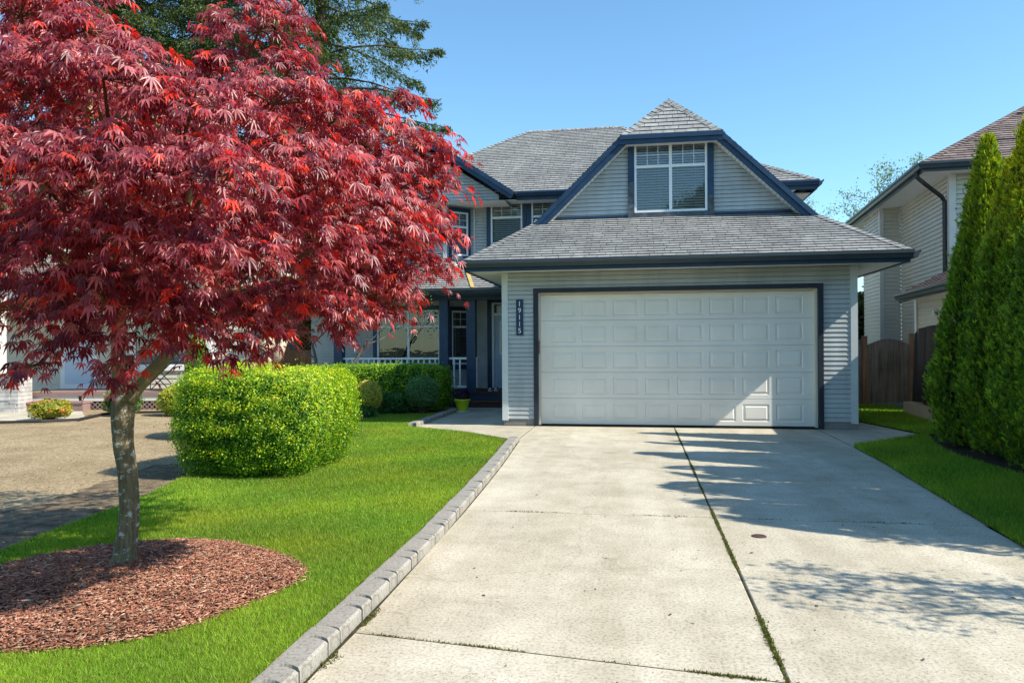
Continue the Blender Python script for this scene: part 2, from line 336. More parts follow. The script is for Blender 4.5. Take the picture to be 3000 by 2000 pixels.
BLUED = mat('pale_blue_door_paint', (.42, .53, .66), .45, .35, .05); FLASH = mat('yellowed_flashing', (.50, .36, .12), .5, .4, .1); STONE = mat('ledge_stone', (.42, .40, .38), .85, .2, .35, 5, .7, 18)

# ---------------------------------------------------------------- ground, drive, lawns
def poly(name, pts, z, m, sub=0):
    mb = MB(); mb.face([(x, y, z) for x, y in pts], [(x, y) for x, y in pts]); return struct(mb.build(name, m))
poly('ground', [(-300, -300), (300, -300), (300, 300), (-300, 300)], -.06, mat('far_ground', (.06, .075, .035), .95, .1, .3, .2))
def cxk(y):    # kerb inner face (drive side)
    return float(np.interp(y, [-4, 3, 5.5, 7.5, 9, 11.5], [-1.44, -1.44, -1.48, -1.57, -1.65, -1.82]))
def cxr(y): return float(np.interp(y, [-4, 5.9, 7.3, 9.7, 11.3, 13.6], [2.7, 2.72, 2.81, 2.97, 3.02, 3.04]))
poly('joint_soil', [(-1.60, 1), (2.69, 1), (2.71, 5.9), (3.01, 11.3), (3.1, 13.9), (-4.3, 13.9), (-1.9, 11.4)], -.0045, JOINT)
def slab(name, pts, m=CONC):
    """slab with rounded-over edge: top inset, 2 cm skirt"""
    mb = MB(); c = Vector((sum(p[0] for p in pts)/len(pts), sum(p[1] for p in pts)/len(pts)))
    ins = []; k = len(pts)
    for i in range(k):
        p0, p1, p2 = Vector(pts[i-1]), Vector(pts[i]), Vector(pts[(i+1) % k]); d1 = (p1-p0).normalized(); d2 = (p2-p1).normalized()
        bis = (Vector((-d1.y, d1.x))+Vector((-d2.y, d2.x))); bis = bis/max(bis.length_squared/2, .3); ins.append(p1+bis*.008)
    mb.face([(p.x, p.y, 0) for p in ins])
    for i in range(k):
        a, b = pts[i], pts[(i+1) % k]; A, B = ins[i], ins[(i+1) % k]
        mb.face([(a[0], a[1], -.006), (b[0], b[1], -.006), (B.x, B.y, 0), (A.x, A.y, 0)]); mb.face([(a[0], a[1], -.05), (b[0], b[1], -.05), (b[0], b[1], -.006), (a[0], a[1], -.006)])
    return struct(mb.build(name, m))
XC = .63; g = .005
def ys(y): return [y] 
def strip(x0f, x1f, y0, y1, n=6):
    yy = np.linspace(y0, y1, n); return [(x0f(y), float(y)) for y in yy[:1]]+[(x1f(float(y)), float(y)) for y in yy]+[(x0f(float(y)), float(y)) for y in yy[::-1][:-1]]
XL = lambda y: cxk(y)+.004; XR = cxr; XCL = lambda y: XC-.006; XCR = lambda y: XC+.006
for y0, y1 in ((6.545, 9.76), (9.775, 11.5)):
    slab('driveway', strip(XL, XCL, y0, y1))
for y0, y1 in ((6.545, 9.76), (9.775, 13.6)):
    slab('driveway', strip(XCR, XR, y0, y1))
slab('driveway', [(XL(11.51), 11.5), (XCL(0), 11.5), (XCL(0), 13.62), (-1.86, 13.62), (-1.86, 11.5)])
slab('driveway', [(-1.435, 3.655), (XCL(0), 3.39), (XCL(0), 6.53), (XL(6.5), 6.53)])
slab('driveway', [(XCR(0), 3.385), (1.6, 3.30), (2.70, 3.24), (2.73, 6.53), (XCR(0), 6.53)])
slab('driveway_apron', [(-1.435, 1), (3.2, 1), (2.70, 3.228), (1.6, 3.288), (.63, 3.378), (-1.435, 3.645)], APRON)
slab('walkway', [(-1.87, 11.62), (-1.87, 13.62), (-4.0, 13.62), (-4.0, 13.28), (-2.9, 12.55)])
slab('walkway', [(-4.0, 13.63), (-2.46, 13.63), (-2.46, 18.0), (-4.02, 18.0)])
slab('side_walkway', [(3.05, 11.35), (3.72, 12.12), (3.72, 13.62), (3.05, 13.62)]); slab('side_walkway', [(3.73, 12.13), (4.5, 12.95), (4.05, 15.2), (3.73, 17.5)])
# lawns
LAWNP = [(-1.60, 1.2), (-1.61, 3), (-1.66, 5.5), (-1.74, 7.5), (-1.83, 9), (-2.0, 11.45), (-2.9, 12.42), (-4.12, 13.15), (-4.2, 15.6), (-6.6, 15.4), (-7.2, 12.8), (-6.1, 10.2), (-5.2, 8.9), (-5.0, 7.6), (-4.75, 6.6), (-4.5, 4.7), (-4.6, 3.4), (-5.2, 1.2)]
LAWNR = [(2.68, 1), (6.5, 1), (6.2, 5), (4.15, 8.3), (4.05, 9.5), (4.0, 10.8), (4.25, 11.9), (4.52, 12.85), (3.0, 11.28), (2.95, 9.7), (2.785, 7.3), (2.695, 5.9), (2.68, 3)]
LAWNB = [(3.74, 17.6), (4.07, 15.2), (4.52, 13.0), (5.6, 13.0), (5.85, 19), (3.74, 19.2)]
def inpoly(P, x, y):
    P = np.array(P); r = np.zeros(len(x), bool); j = len(P)-1
    for i in range(len(P)):
        xi, yi, xj, yj = *P[i], *P[j]
        c = ((yi > y) != (yj > y)) & (x < (xj-xi)*(y-yi)/(yj-yi+1e-12)+xi); r ^= c; j = i
    return r
poly('soil_bed', [(-30, 1), (-1.75, 1), (-2.0, 11.3), (-4.1, 13.2), (-4.2, 17.8), (-30, 17.8)], -.012, SOIL)
poly('planting_bed', [(2.74, 1), (9, 1), (9, 13), (4.6, 13), (3.06, 11.2), (2.75, 5.9)], -.012, mat('dark_bed_soil', (.06, .045, .032), .95, .1, .5, 8, .8, 30))
poly('lawn', LAWNP, .02, LAWN); poly('lawn', LAWNR, .012, LAWN); poly('lawn', LAWNB, .012, LAWN)
MC = (-3.25, 4.12)     # mulch ellipse around the maple
def inmulch(x, y, k=1.):
    dx, dy = x+3.10, y-4.08; a = .55; u = dx*math.cos(.1)+dy*math.sin(.1); v = -dx*math.sin(.1)+dy*math.cos(.1)
    ang = np.arctan2(v, u); wob = 1+.04*np.sin(3*ang+1)+.03*np.sin(5*ang)
    return (u/(1.0*k*wob))**2+(v/(1.02*k*wob))**2 < 1
def blades(name, P, dens, seed, hmul=1., exclude=True, tint=(1, 1, 1)):
    R = np.random.RandomState(seed); P = np.array(P); x0, y0 = P.min(0); x1, y1 = P.max(0); N = int((x1-x0)*(y1-y0)*dens)
    x = R.uniform(x0, x1, N); y = R.uniform(y0, y1, N); d = np.hypot(x, y)
    k = inpoly(P, x, y) & (R.rand(N) < np.clip((4.2/np.maximum(d, .1))**1.25, .08, 1)) & (y > 2.2)
    if exclude: k &= ~inmulch(x, y, .985)
    x, y, d = x[k], y[k], d[k]; n = len(x)
    patch = .5+.5*np.sin(x*2.1+1.3*np.sin(y*1.7))*np.sin(y*1.9+np.sin(x*2.9)); fine = R.rand(n)
    h = R.uniform(.018, .042, n)*hmul*(.85+.3*patch); wd = np.clip(.0013*d, .004, .014)*R.uniform(.6, 1.2, n)
    a = R.uniform(0, 2*np.pi, n); ln = R.uniform(.1, .9, n)*h; la = R.uniform(0, 2*np.pi, n)
    b = np.stack([x, y, np.full(n, .0)+.01], 1); side = np.stack([np.cos(a), np.sin(a), 0*a], 1)*wd[:, None]/2
    tip = b+np.stack([np.cos(la)*ln, np.sin(la)*ln, h], 1)
    vs = np.stack([b-side, b+side, tip], 1).reshape(-1, 3); fs = np.arange(3*n).reshape(-1, 3)
    c = np.array([.175, .305, .030])*(.4+.95*fine[:, None]**1.3); c += patch[:, None]*np.array([.10, .07, .008])+(np.sin((x*.8-y)*4.2)[:, None] > .55)*np.array([.03, .025, 0])
    pt = np.sin(x*1.3+2*np.sin(y*.9+1))*np.sin(y*1.1+1.7*np.sin(x*.8)); c = c*(1+.16*pt[:, None]); c[:, 0] *= 1+.15*np.clip(np.sin(x*3.1+y*1.7)*np.sin(y*2.3-x), 0, 1)
    dry = R.rand(n) < .07; c[dry] = (.24, .22, .07); c *= np.array(tint)
    o = npmesh(name, vs, fs, GRASS, colr=np.repeat(c, 3, 0)); return tag(o, kind='stuff')
tag(blades('grass', LAWNP, 30000, 1), 'short mown green lawn between the bare soil and the kerb stones', 'grass')
tag(blades('grass', LAWNR, 16000, 2, 2.0, False), 'longer uncut grass strip along the right edge of the driveway', 'grass')
tag(blades('grass', LAWNB, 16000, 3, 1.6, False), 'shaded grass patch in front of the arched wooden gate', 'grass')
# mulch
n = 24000; x = RS.uniform(-4.4, -1.9, n*3); y = RS.uniform(2.8, 5.4, n*3); k = inmulch(x, y, 1.0+RS.exponential(.012, len(x))); x, y = x[k][:n], y[k][:n]; n = len(x)
def mound(x, y): return .015+.06*np.clip(1-((x+3.15)**2+(y-4.08)**2)/1.1, 0, 1)
th = np.linspace(0, 2*np.pi, 60, endpoint=False); mb = MB(); 
for r0, r1 in zip(np.linspace(0, .98, 8)[:-1], np.linspace(0, .98, 8)[1:]):
    for i in range(60):
        q = []
        for rr_, tt in ((r0, th[i]), (r1, th[i]), (r1, th[(i+1) % 60]), (r0, th[(i+1) % 60])):
            u = rr_*math.cos(tt)*(1+.04*math.sin(3*tt+1)+.03*math.sin(5*tt)); v = 1.02*rr_*math.sin(tt)*(1+.04*math.sin(3*tt+1)+.03*math.sin(5*tt)); px = -3.10+u*math.cos(.1)-v*math.sin(.1); py = 4.08+u*math.sin(.1)+v*math.cos(.1); q.append((px, py, float(mound(px, py))+.012))
        mb.face(q)
struct(mb.build('mulch_bed', MULCHB, smooth=True))
L = RS.uniform(.010, .045, n)*RS.choice([.7, 1, 1.5], n, p=[.3, .5, .2]); W_ = RS.uniform(.003, .0095, n); T_ = RS.uniform(.001, .003, n); a = RS.uniform(0, 2*np.pi, n)
d1 = unit(np.stack([np.cos(a), np.sin(a), RS.uniform(-.25, .25, n)], 1)); tw = RS.uniform(-.7, .7, n); up = unit(np.stack([RS.uniform(-.4, .4, n), RS.uniform(-.4, .4, n), np.ones(n)], 1)); d2 = unit(np.cross(up, d1)); d3 = np.cross(d1, d2)
c0 = np.stack([x, y, mound(x, y)+.014+RS.uniform(0, .02, n)], 1); vs = []
for sx_, sy_, sz_ in ((-1, -1, -1), (1, -.7, -1), (1, .7, -1), (-1, 1, -1), (-1, -1, 1), (1, -.6, 1), (1, .8, 1), (-1, 1, 1)):
    vs.append(c0+d1*(sx_*L/2)[:, None]+d2*(sy_*W_/2)[:, None]+d3*(sz_*T_/2)[:, None])
vs = np.stack(vs, 1).reshape(-1, 3); fq = np.array([[4, 5, 6, 7], [0, 1, 5, 4], [1, 2, 6, 5], [2, 3, 7, 6], [3, 0, 4, 7]]); fs = (np.arange(n)[:, None, None]*8+fq[None]).reshape(-1, 4)
pal = np.array([[.46, .22, .14], [.38, .15, .09], [.54, .32, .21], [.27, .10, .065], [.62, .46, .32], [.17, .09, .06]]); c = pal[RS.choice(6, n, p=[.3, .27, .15, .16, .04, .08])]*RS.uniform(.6, 1.15, n)[:, None]*(1+.22*np.sin(x*7+2*np.sin(y*5))*np.sin(y*8+1.5*np.sin(x*6)))[:, None]
CHIP = leaf_mat('bark_chips', (1, 1, 1), 0, .85, .15)
tag(npmesh('bark_mulch', vs, fs, CHIP, colr=np.repeat(c, 8, 0), nper=4), 'reddish shredded bark mulch around the red maple trunk', 'mulch', kind='stuff')
# loose bits on the bare soil
def jagged(P, amp, seed):
    R = np.random.RandomState(seed); o = []
    for i in range(len(P)):
        a, b = np.array(P[i]), np.array(P[(i+1) % len(P)]); m = max(2, int(np.hypot(*(b-a))/.12)); o += [tuple(a+(b-a)*k/m+R.normal(0, amp, 2)) for k in range(m)]
    return o
struct_shade = poly('shade_soil', jagged([(-4.45, 2), (-4.42, 4.6), (-4.7, 6.5), (-4.95, 7.6), (-5.4, 8.9), (-6.0, 8.5), (-5.75, 7.2), (-5.6, 6.1), (-6.3, 5.4), (-7.5, 4.9), (-9, 4.5), (-9, 2)], .035, 9), -.005, mat('shade_tinted_earth', (.17, .128, .083), .95, .1, .55, 7, 1., 30))  # darker soil band by the lawn: shadow put into the soil colour
n = 14000; x = RS.uniform(-13, -4.4, n); y = RS.uniform(3, 13.5, n); k = (~inpoly(LAWNP, x, y)) & (RS.rand(n) < np.clip(5/np.hypot(x, y), .2, 1)); x, y = x[k], y[k]; n = len(x)
a = RS.uniform(0, 6.28, n); L = RS.uniform(.008, .03, n); ww = L*RS.uniform(.2, .7, n); d1 = np.stack([np.cos(a), np.sin(a), RS.uniform(-.2, .4, n)], 1); d2 = np.stack([-np.sin(a), np.cos(a), RS.uniform(-.3, .3, n)], 1); c0 = np.stack([x, y, RS.uniform(-.005, .008, n)], 1)
vs = np.stack([c0-d1*L[:, None]/2, c0+d2*ww[:, None]/2+[0, 0, .004], c0+d1*L[:, None]/2, c0-d2*ww[:, None]/2], 1).reshape(-1, 3); pal = np.array([[.5, .42, .28], [.12, .09, .06], [.4, .36, .2], [.3, .27, .22]])
tag(npmesh('soil_litter', vs, np.arange(4*n).reshape(-1, 4), CHIP, colr=np.repeat(pal[RS.randint(0, 4, n)], 4, 0), nper=4), 'scattered straw and wood bits on the bare soil', 'litter', kind='stuff')
# moss in the joints
def moss(segs, name, label, seed, N):
    R = np.random.RandomState(seed); P = []
    for x0, y0, x1, y1, w_, dn in segs:
        m_ = int(N*dn*math.hypot(x1-x0, y1-y0)); t = R.rand(m_); q = np.stack([x0+(x1-x0)*t+R.normal(0, w_, m_), y0+(y1-y0)*t+R.normal(0, w_*.6, m_)], 1); cl = np.sin(t*math.hypot(x1-x0, y1-y0)*5+seed)+np.sin(t*23)+R.normal(0, .5, m_); P.append(q[cl > .25])
    P = np.concatenate(P); n = len(P); a = R.uniform(0, 6.28, n); s = R.uniform(.004, .012, n); b = np.c_[P, R.uniform(-.006, .004, n)]
    sd = np.stack([np.cos(a), np.sin(a), 0*a], 1)*s[:, None]*.4; tip = b+np.stack([R.uniform(-1, 1, n)*s, R.uniform(-1, 1, n)*s, s*1.1], 1)
    c = np.array([.10, .13, .02])*R.uniform(.4, 1.5, n)[:, None]; c[R.rand(n) < .45] = (.12, .075, .035)
    tag(npmesh(name, np.stack([b-sd, b+sd, tip], 1).reshape(-1, 3), np.arange(3*n).reshape(-1, 3), GRASS, colr=np.repeat(c, 3, 0)), label, 'moss', kind='stuff')
moss([(XC, 2.2, XC, 13.5, .006, 1), (XC, 3.3, XC, 4.2, .012, .5), (-1.3, 6.54, 2.6, 6.54, .003, .12), (-1.4, 3.64, .6, 3.38, .004, .35), (.25, 3.42, .5, 3.39, .015, 2), (.6, 3.38, 1.6, 3.29, .005, .3), (-1.43, 2.3, -1.42, 4, .008, .7), (-1.43, 3.2, -1.4, 3.35, .02, 2), (-1.47, 4, -1.8, 11.3, .004, .3)], 'moss', 'green moss and weeds growing in the driveway joints', 5, 2600)
# kerb stones: long and short blocks with a rounded nose
def kerb_stone(x, y, ang, L, wd=.155, h=.072, mesh={}, label=None, group=None):
    key = round(L, 2)
    if key not in mesh:
        mb = MB(); out = []; nseg = 7; b_ = .012
        for i in range(nseg+1):                   # convex far end, concave near end
            t = i/nseg; xx = -wd/2+wd*t; out.append((xx, L+.03*math.sin(math.pi*t)-.002))
        near = [(-wd/2+wd*i/nseg, .004+.03*math.sin(math.pi*i/nseg)) for i in range(nseg+1)]
        ring = near+out[::-1]; cx, cy = 0, L/2+.015; top = [(cx+(px-cx)*(1-2*b_/wd*.9), cy+(py-cy)*(1-2*b_/L*.6)) for px, py in ring]; m_ = len(ring)
        mid = [(px, py, h-b_) for px, py in ring]
        for i in range(nseg): mb.face([(*top[i], h), (*top[i+1], h), (*top[m_-2-i], h), (*top[m_-1-i], h)])
        for i in range(m_):
            j = (i+1) % m_; mb.face([mid[i], mid[j], (*top[j], h), (*top[i], h)]); mb.face([(ring[i][0], ring[i][1], -.06), (ring[j][0], ring[j][1], -.06), mid[j], mid[i]])
        o = mb.build('kerb_stone', KERB); mesh[key] = o.data
    else:
        o = bpy.data.objects.new('kerb_stone', mesh[key]); col.objects.link(o)
    o.location = (x, y, random.uniform(-.006, .004)); o.rotation_euler = (random.uniform(-.01, .01), random.uniform(-.015, .015), ang+random.uniform(-.012, .012))
    return tag(o, label or 'grey concrete kerb block in the curved row between the lawn and the driveway', 'kerb stone', group or 'kerb stones edging the lawn')
ORD = 'first second third fourth fifth sixth seventh eighth ninth tenth eleventh twelfth thirteenth fourteenth fifteenth sixteenth seventeenth eighteenth nineteenth twentieth twenty-first twenty-second twenty-third twenty-fourth twenty-fifth'.split()
y = 2.1; i = 0
while y < 11.35:
    L = .31 if i % 2 == 0 else .145; x = cxk(y)-.082; x2 = cxk(y+L)-.082; kerb_stone(x, y, math.atan2(-(x2-x), L), L, label='%s grey kerb block between lawn and driveway, %s %s one counted from the near end' % (('long', ORD[i//2], 'long') if i % 2 == 0 else ('short', ORD[i//2], 'short'))); y += L+.006; i += 1
p = V(-4.08, 13.25); i = 0
while p.y < 16.6:
    kerb_stone(p.x, p.y, .01, .31, label='grey edging block beside the shaded front walkway, %s counted from the lawn corner' % ORD[i], group='edging blocks beside the front walk'); p.y += .316; i += 1
# drain cover and litter
mb = MB(); mb.lathe((.9, 5.94, 0), [(.0, .007), (.05, .007), (.055, .004), (.058, 0)], 20); dr = mb.build('drain_cap', mat('rusty_iron', (.07, .038, .03), .8, .3, .4, 30)); tag(dr, 'small round rusty cap set in the concrete right of the centre joint', 'drain cap')
n = 60; x = RS.uniform(-1.2, 2.7, n); y = RS.uniform(2.7, 8, n); a = RS.uniform(0, 6.28, n); L = RS.uniform(.006, .02, n); d1 = np.stack([np.cos(a), np.sin(a), 0*a], 1); d2 = np.stack([-np.sin(a), np.cos(a), 0*a], 1); c0 = np.stack([x, y, 0*x+.004], 1)
vs = np.stack([c0-d1*L[:, None], c0+d2*L[:, None]*.35+[0, 0, .004], c0+d1*L[:, None], c0-d2*L[:, None]*.35], 1).reshape(-1, 3)
tag(npmesh('fallen_debris', vs, np.arange(4*n).reshape(-1, 4), CHIP, colr=np.tile([.09, .06, .04], (4*n, 1)), nper=4), 'tiny dry leaf bits scattered on the driveway', 'debris', kind='stuff')

# ---------------------------------------------------------------- windows
def frameM(O, X, N):      # local x right (seen from outside), y outward, z up
    X = Vector(X).normalized(); N = Vector(N).normalized(); Mx = Matrix((X, N, Vector((0, 0, 1)))).transposed().to_4x4(); Mx.translation = Vector(O); return Mx
def window(parent, M, w_, h_, split=(1,), top=.32, grid=(3, 2), trim=.11, trimm=None, name='window', fm=None, sill=None, blinds=True, open_=False, out=.0, light=None, tr=.11):
    """M origin at lower-left of the frame; split: column fractions; top: height of upper lights as a share of h"""
    fm = fm or WHITE; f = MB(M); fw = .045; y0, y1 = -.02, .035
    xs = [0]; 
    for s_ in split: xs.append(xs[-1]+w_*s_/sum(split))
    f.box((0, y0, 0), (w_, y1, fw)); f.box((0, y0, h_-fw), (w_, y1, h_)); f.box((0, y0, fw), (fw, y1, h_-fw)); f.box((w_-fw, y0, fw), (w_, y1, h_-fw))
    for xx in xs[1:-1]: f.box((xx-.03, y0, fw), (xx+.03, y1-.004, h_-fw))
    zt = h_*(1-top) if top else h_
    if top:
        for i in range(len(xs)-1):
            a = xs[i]+(fw if i == 0 else .03); b = xs[i+1]-(fw if i == len(xs)-2 else .03); f.box((a, y0, zt-.028), (b, y1-.008, zt+.028))
    fo = f.build('frame' if name != 'window' else 'window', fm, parent); wobj = fo
    if trimm is not None:
        t = MB(M); ty = .045; t.box((-trim, -.01, 0), (0, ty, h_+tr)); t.box((w_, -.01, 0), (w_+trim, ty, h_+tr)); t.box((0, -.01, h_), (w_, ty-.002, h_+tr)); t.build('trim', trimm, wobj)
        s = MB(M); s.box((-trim, -.01, -.12), (w_+trim, ty+.006, 0)); s.build('sill', sill or trimm, wobj)
    g_ = MB(M); g_.face([(fw, .006, fw), (w_-fw, .006, fw), (w_-fw, .006, h_-fw), (fw, .006, h_-fw)]); g_.build('glass_pane', GLASS, wobj)
    if grid and top:
        m = MB(M)
        for i in range(len(xs)-1):
            a = xs[i]+(fw if i == 0 else .03); b = xs[i+1]-(fw if i == len(xs)-2 else .03); c_ = zt+.028; d_ = h_-fw
            for k in range(1, grid[0]): xx = a+(b-a)*k/grid[0]; m.box((xx-.006, .008, c_), (xx+.006, .014, d_))
            for k in range(1, grid[1]): zz = c_+(d_-c_)*k/grid[1]; m.box((a, .009, zz-.006), (b, .0155, zz+.006))
        m.build('muntin_grid', fm, wobj)
    if blinds:
        b = MB(M); z = .07
        while z < h_-.06:
            b.face([(fw, -.062, z+(.003 if open_ else .025)), (w_-fw, -.062, z+(.003 if open_ else .025)), (w_-fw, -.045, z-(.003 if open_ else .012)), (fw, -.045, z-(.003 if open_ else .012))]); z += .052
        for q in np.arange(.15, w_-.1, .35): b.box((q, -.045, .05), (q+.004, -.042, h_-.05))
        b.build('blind', BLIND, wobj)
    d = MB(M); D_ = -.5; d.face([(0, D_, 0), (w_, D_, 0), (w_, D_, h_), (0, D_, h_)]); d.face([(0, 0, 0), (0, D_, 0), (0, D_, h_), (0, 0, h_)]); d.face([(w_, 0, 0), (w_, D_, 0), (w_, D_, h_), (w_, 0, h_)]); d.face([(0, 0, 0), (w_, 0, 0), (w_, D_, 0), (0, D_, 0)]); d.face([(0, 0, h_), (w_, 0, h_), (w_, D_, h_), (0, D_, h_)])
    d.build('window_recess', DARK, wobj)
    return wobj

# ---------------------------------------------------------------- the house
YG = 13.65; XWL, XWR = -2.45, 3.69; EL, ER, EY = -3.07, 4.40, 13.05; EZ = 2.98; SK, SG = .46, .96
H = empty('house', (.6, YG, 0), 0, 'blue-grey two-storey house with navy trim, wide pale garage door and steep dormer', 'house')
# garage front wall
DXL, DXR, DZ = -1.80, 3.07, 2.44
mb = MB(); laps(mb, (0, YG, 0), (1, 0, 0), (0, 0, 1), (0, -1, 0), [(XWL+.09, .13), (XWR-.09, .13), (XWR-.09, 2.82), (XWL+.09, 2.82)], .0813, .015, slot=.010, holes=[(DXL-.08, -1, DXR+.08, DZ+.072)], v0=.13)
laps(mb, (XWR, YG+.09, 0), (0, 1, 0), (0, 0, 1), (1, 0, 0), [(0, .13), (6, .13), (6, 2.82), (0, 2.82)], .0813, .015, slot=.010, v0=.13)
laps(mb, (XWL, 20, 0), (0, -1, 0), (0, 0, 1), (-1, 0, 0), [(0, .13), (6.26, .13), (6.26, 2.82), (0, 2.82)], .0813, .015, slot=.010, v0=.13)
mb.build('garage_wall', SIDE, H)
for x0, sx_ in ((XWL, 1), (XWR, -1)):
    mb = MB(); mb.box((x0-.02*sx_, YG-.024, .1), (x0+.092*sx_, YG, 2.815)); mb.box((x0-.02*sx_, YG, .1), (x0, YG+.092, 2.815)); mb.build('corner_board', SIDE_W, H)
mb = MB(); mb.box((XWL, YG+.002, -.05), (DXL-.083, YG+.1, .125)); mb.box((XWL+.002, YG+.1, -.05), (XWL+.1, 19, .125)); mb.build('footing', CONC2, H)
mb = MB(); mb.box((DXR+.083, YG+.002, -.05), (XWR-.005, YG+.1, .125)); mb.box((XWR-.1, YG+.1, -.05), (XWR-.005, 19, .125)); mb.build('footing', CONC2, H)
# garage door with casing
mb = MB(); cy = YG-.035
mb.box((DXL-.082, cy, 0), (DXL, YG+.16, DZ)); mb.box((DXR, cy, 0), (DXR+.082, YG+.16, DZ)); mb.box((DXL-.082, cy-.002, DZ), (DXR+.082, YG+.16, DZ+.075)); mb.build('door_casing', CASING, H)
mb = MB(); mb.box((DXL+.001, YG+.05, .02), (DXL+.035, YG+.16, DZ-.002)); mb.box((DXR-.035, YG+.05, .02), (DXR-.001, YG+.16, DZ-.002)); mb.box((DXL+.036, YG+.05, DZ-.035), (DXR-.036, YG+.16, DZ-.002)); mb.build('door_stop', CREAM, H)
gx0, gx1 = DXL+.035, DXR-.035; YD = YG+.145; sh = (DZ-.035-.03)/5; gd = None
for r in range(5):
    z0 = .03+r*sh; z1 = z0+sh-.006; mb = MB(); nP = 8; mar = .13; pw = (gx1-gx0-2*mar)/nP
    zs_ = [z0, z0+.10, z1-.10, z1]
    def ring(o, i_, yo, yi):   # frame between rect o and rect i_
        (a0, b0, a1, b1), (c0_, d0, c1, d1_) = o, i_
        A = [(a0, yo, b0), (a1, yo, b0), (a1, yo, b1), (a0, yo, b1)]; B = [(c0_, yi, d0), (c1, yi, d0), (c1, yi, d1_), (c0_, yi, d1_)]
        for k in range(4): mb.face([A[k], A[(k+1) % 4], B[(k+1) % 4], B[k]])
    mb.face([(gx0, YD, z0), (gx0+mar, YD, z0), (gx0+mar, YD, z1), (gx0, YD, z1)]); mb.face([(gx1-mar, YD, z0), (gx1, YD, z0), (gx1, YD, z1), (gx1-mar, YD, z1)])
    for k in range(nP):
        a, b = gx0+mar+k*pw, gx0+mar+(k+1)*pw; R0 = (a, z0, b, z1); R1 = (a+.055, z0+.075, b-.055, z1-.085)
        R2 = tuple(q+e for q, e in zip(R1, (.014, .014, -.014, -.014))); R3 = tuple(q+e for q, e in zip(R2, (.03, .03, -.03, -.03))); R4 = tuple(q+e for q, e in zip(R3, (.01, .01, -.01, -.01)))
        ring(R0, R1, YD, YD); ring(R1, R2, YD, YD+.014); ring(R2, R3, YD+.014, YD+.006); ring(R3, R4, YD+.006, YD-.001); mb.face([(R4[0], YD-.001, R4[1]), (R4[2], YD-.001, R4[1]), (R4[2], YD-.001, R4[3]), (R4[0], YD-.001, R4[3])])
    mb.face([(gx0, YD, z1), (gx1, YD, z1), (gx1, YD+.02, z1+.003), (gx0, YD+.02, z1+.003)]); mb.face([(gx0, YD+.02, z0-.003), (gx1, YD+.02, z0-.003), (gx1, YD, z0), (gx0, YD, z0)])
    if gd is None:
        bk = MB(); bk.box((gx0-.01, YD+.022, 0), (gx1+.01, YD+.05, DZ)); gd = bk.build('garage_door', mat('garage_door_back', (.25, .25, .25), .7), H)
    mb.build('door_section', DOORG, gd)
mb = MB(); mb.box((gx0, YD-.012, .004), (gx1, YD+.02, .024)); mb.build('bottom_seal', mat('rubber_seal', (.012, .014, .02), .6), gd)
mb = MB(); mb.box((DXL+.006, YG+.0, 1.32), (DXL+.028, YG+.049, 1.56)); mb.build('door_bracket', mat('rust_steel', (.25, .15, .1), .6, .4), gd)
# garage roof: skirt, side planes, clipped gable
YR, YDW = 15.1, 15.38; XM = (EL+ER)/2; ZA = EZ+SG*(XM-EL); ZR = EZ+SK*(YR-EY)
def zside(x): return EZ+SG*(x-EL) if x < XM else EZ+SG*(ER-x)
ZC = 5.64; xcl = EL+(ZC-EZ)/SG; xcr = ER-(ZC-EZ)/SG; YA = 15.95; YB = 20.6
hx = SK*(YR-EY)/SG; rl = V(EL+hx, YR, ZR); rrp = V(ER-hx, YR, ZR); ZW = EZ+SK*(YDW-EY)
mb = MB()
roof(mb, [(EL, EY, EZ), (ER, EY, EZ), (rrp.x, YR, ZR), (rl.x, YR, ZR)]); 
roof(mb, [(rl.x, YR, ZR), (rrp.x, YR, ZR), (rrp.x, YDW+.05, ZW+.02), (rl.x, YDW+.05, ZW+.02)])
# side planes (right): eave runs in +Y
roof(mb, [(ER, EY, EZ), (ER, 19.9, EZ), (rrp.x, 19.9, ZR), (rrp.x, YR, ZR)]); roof(mb, [(rrp.x, YR, ZR), (rrp.x, YB, ZR), (xcr, YB, ZC), (xcr, YR, ZC)]); roof(mb, [(xcr, YR, ZC), (xcr, YB, ZC), (XM, YB, ZA), (XM, YA, ZA)])
roof(mb, [(EL, 19.9, EZ), (EL, EY, EZ), (rl.x, YR, ZR), (rl.x, 19.9, ZR)]); roof(mb, [(rl.x, YB, ZR), (rl.x, YR, ZR), (xcl, YR, ZC), (xcl, YB, ZC)]); roof(mb, [(xcl, YB, ZC), (xcl, YR, ZC), (XM, YA, ZA), (XM, YB, ZA)])
roof(mb, [(xcl, YR-.03, ZC-.02), (xcr, YR-.03, ZC-.02), (XM, YA, ZA)])
grf = mb.build('garage_roof', SHIN, H)
nF = V(0, -SK, 1).normalized(); nL = V(-SG, 0, 1).normalized(); nR = V(SG, 0, 1).normalized(); nC = V(0, -(ZA-ZC)/(YA-YR), 1).normalized()
for cc_ in (((EL+.02, EY+.03, EZ+.01), rl, nF, nL), ((ER-.02, EY+.03, EZ+.01), rrp, nF, nR)):
    mb = MB(); caps(mb, *cc_); mb.build('hip_caps', SHIN, grf)
mb = MB(); caps(mb, (xcl, YR, ZC), (XM, YA, ZA), nC, nL, .14); caps(mb, (xcr, YR, ZC), (XM, YA, ZA), nC, nR, .14); caps(mb, (XM, YA, ZA), (XM, 19.5, ZA), nL, nR); mb.build('hip_caps', SHIN, grf)
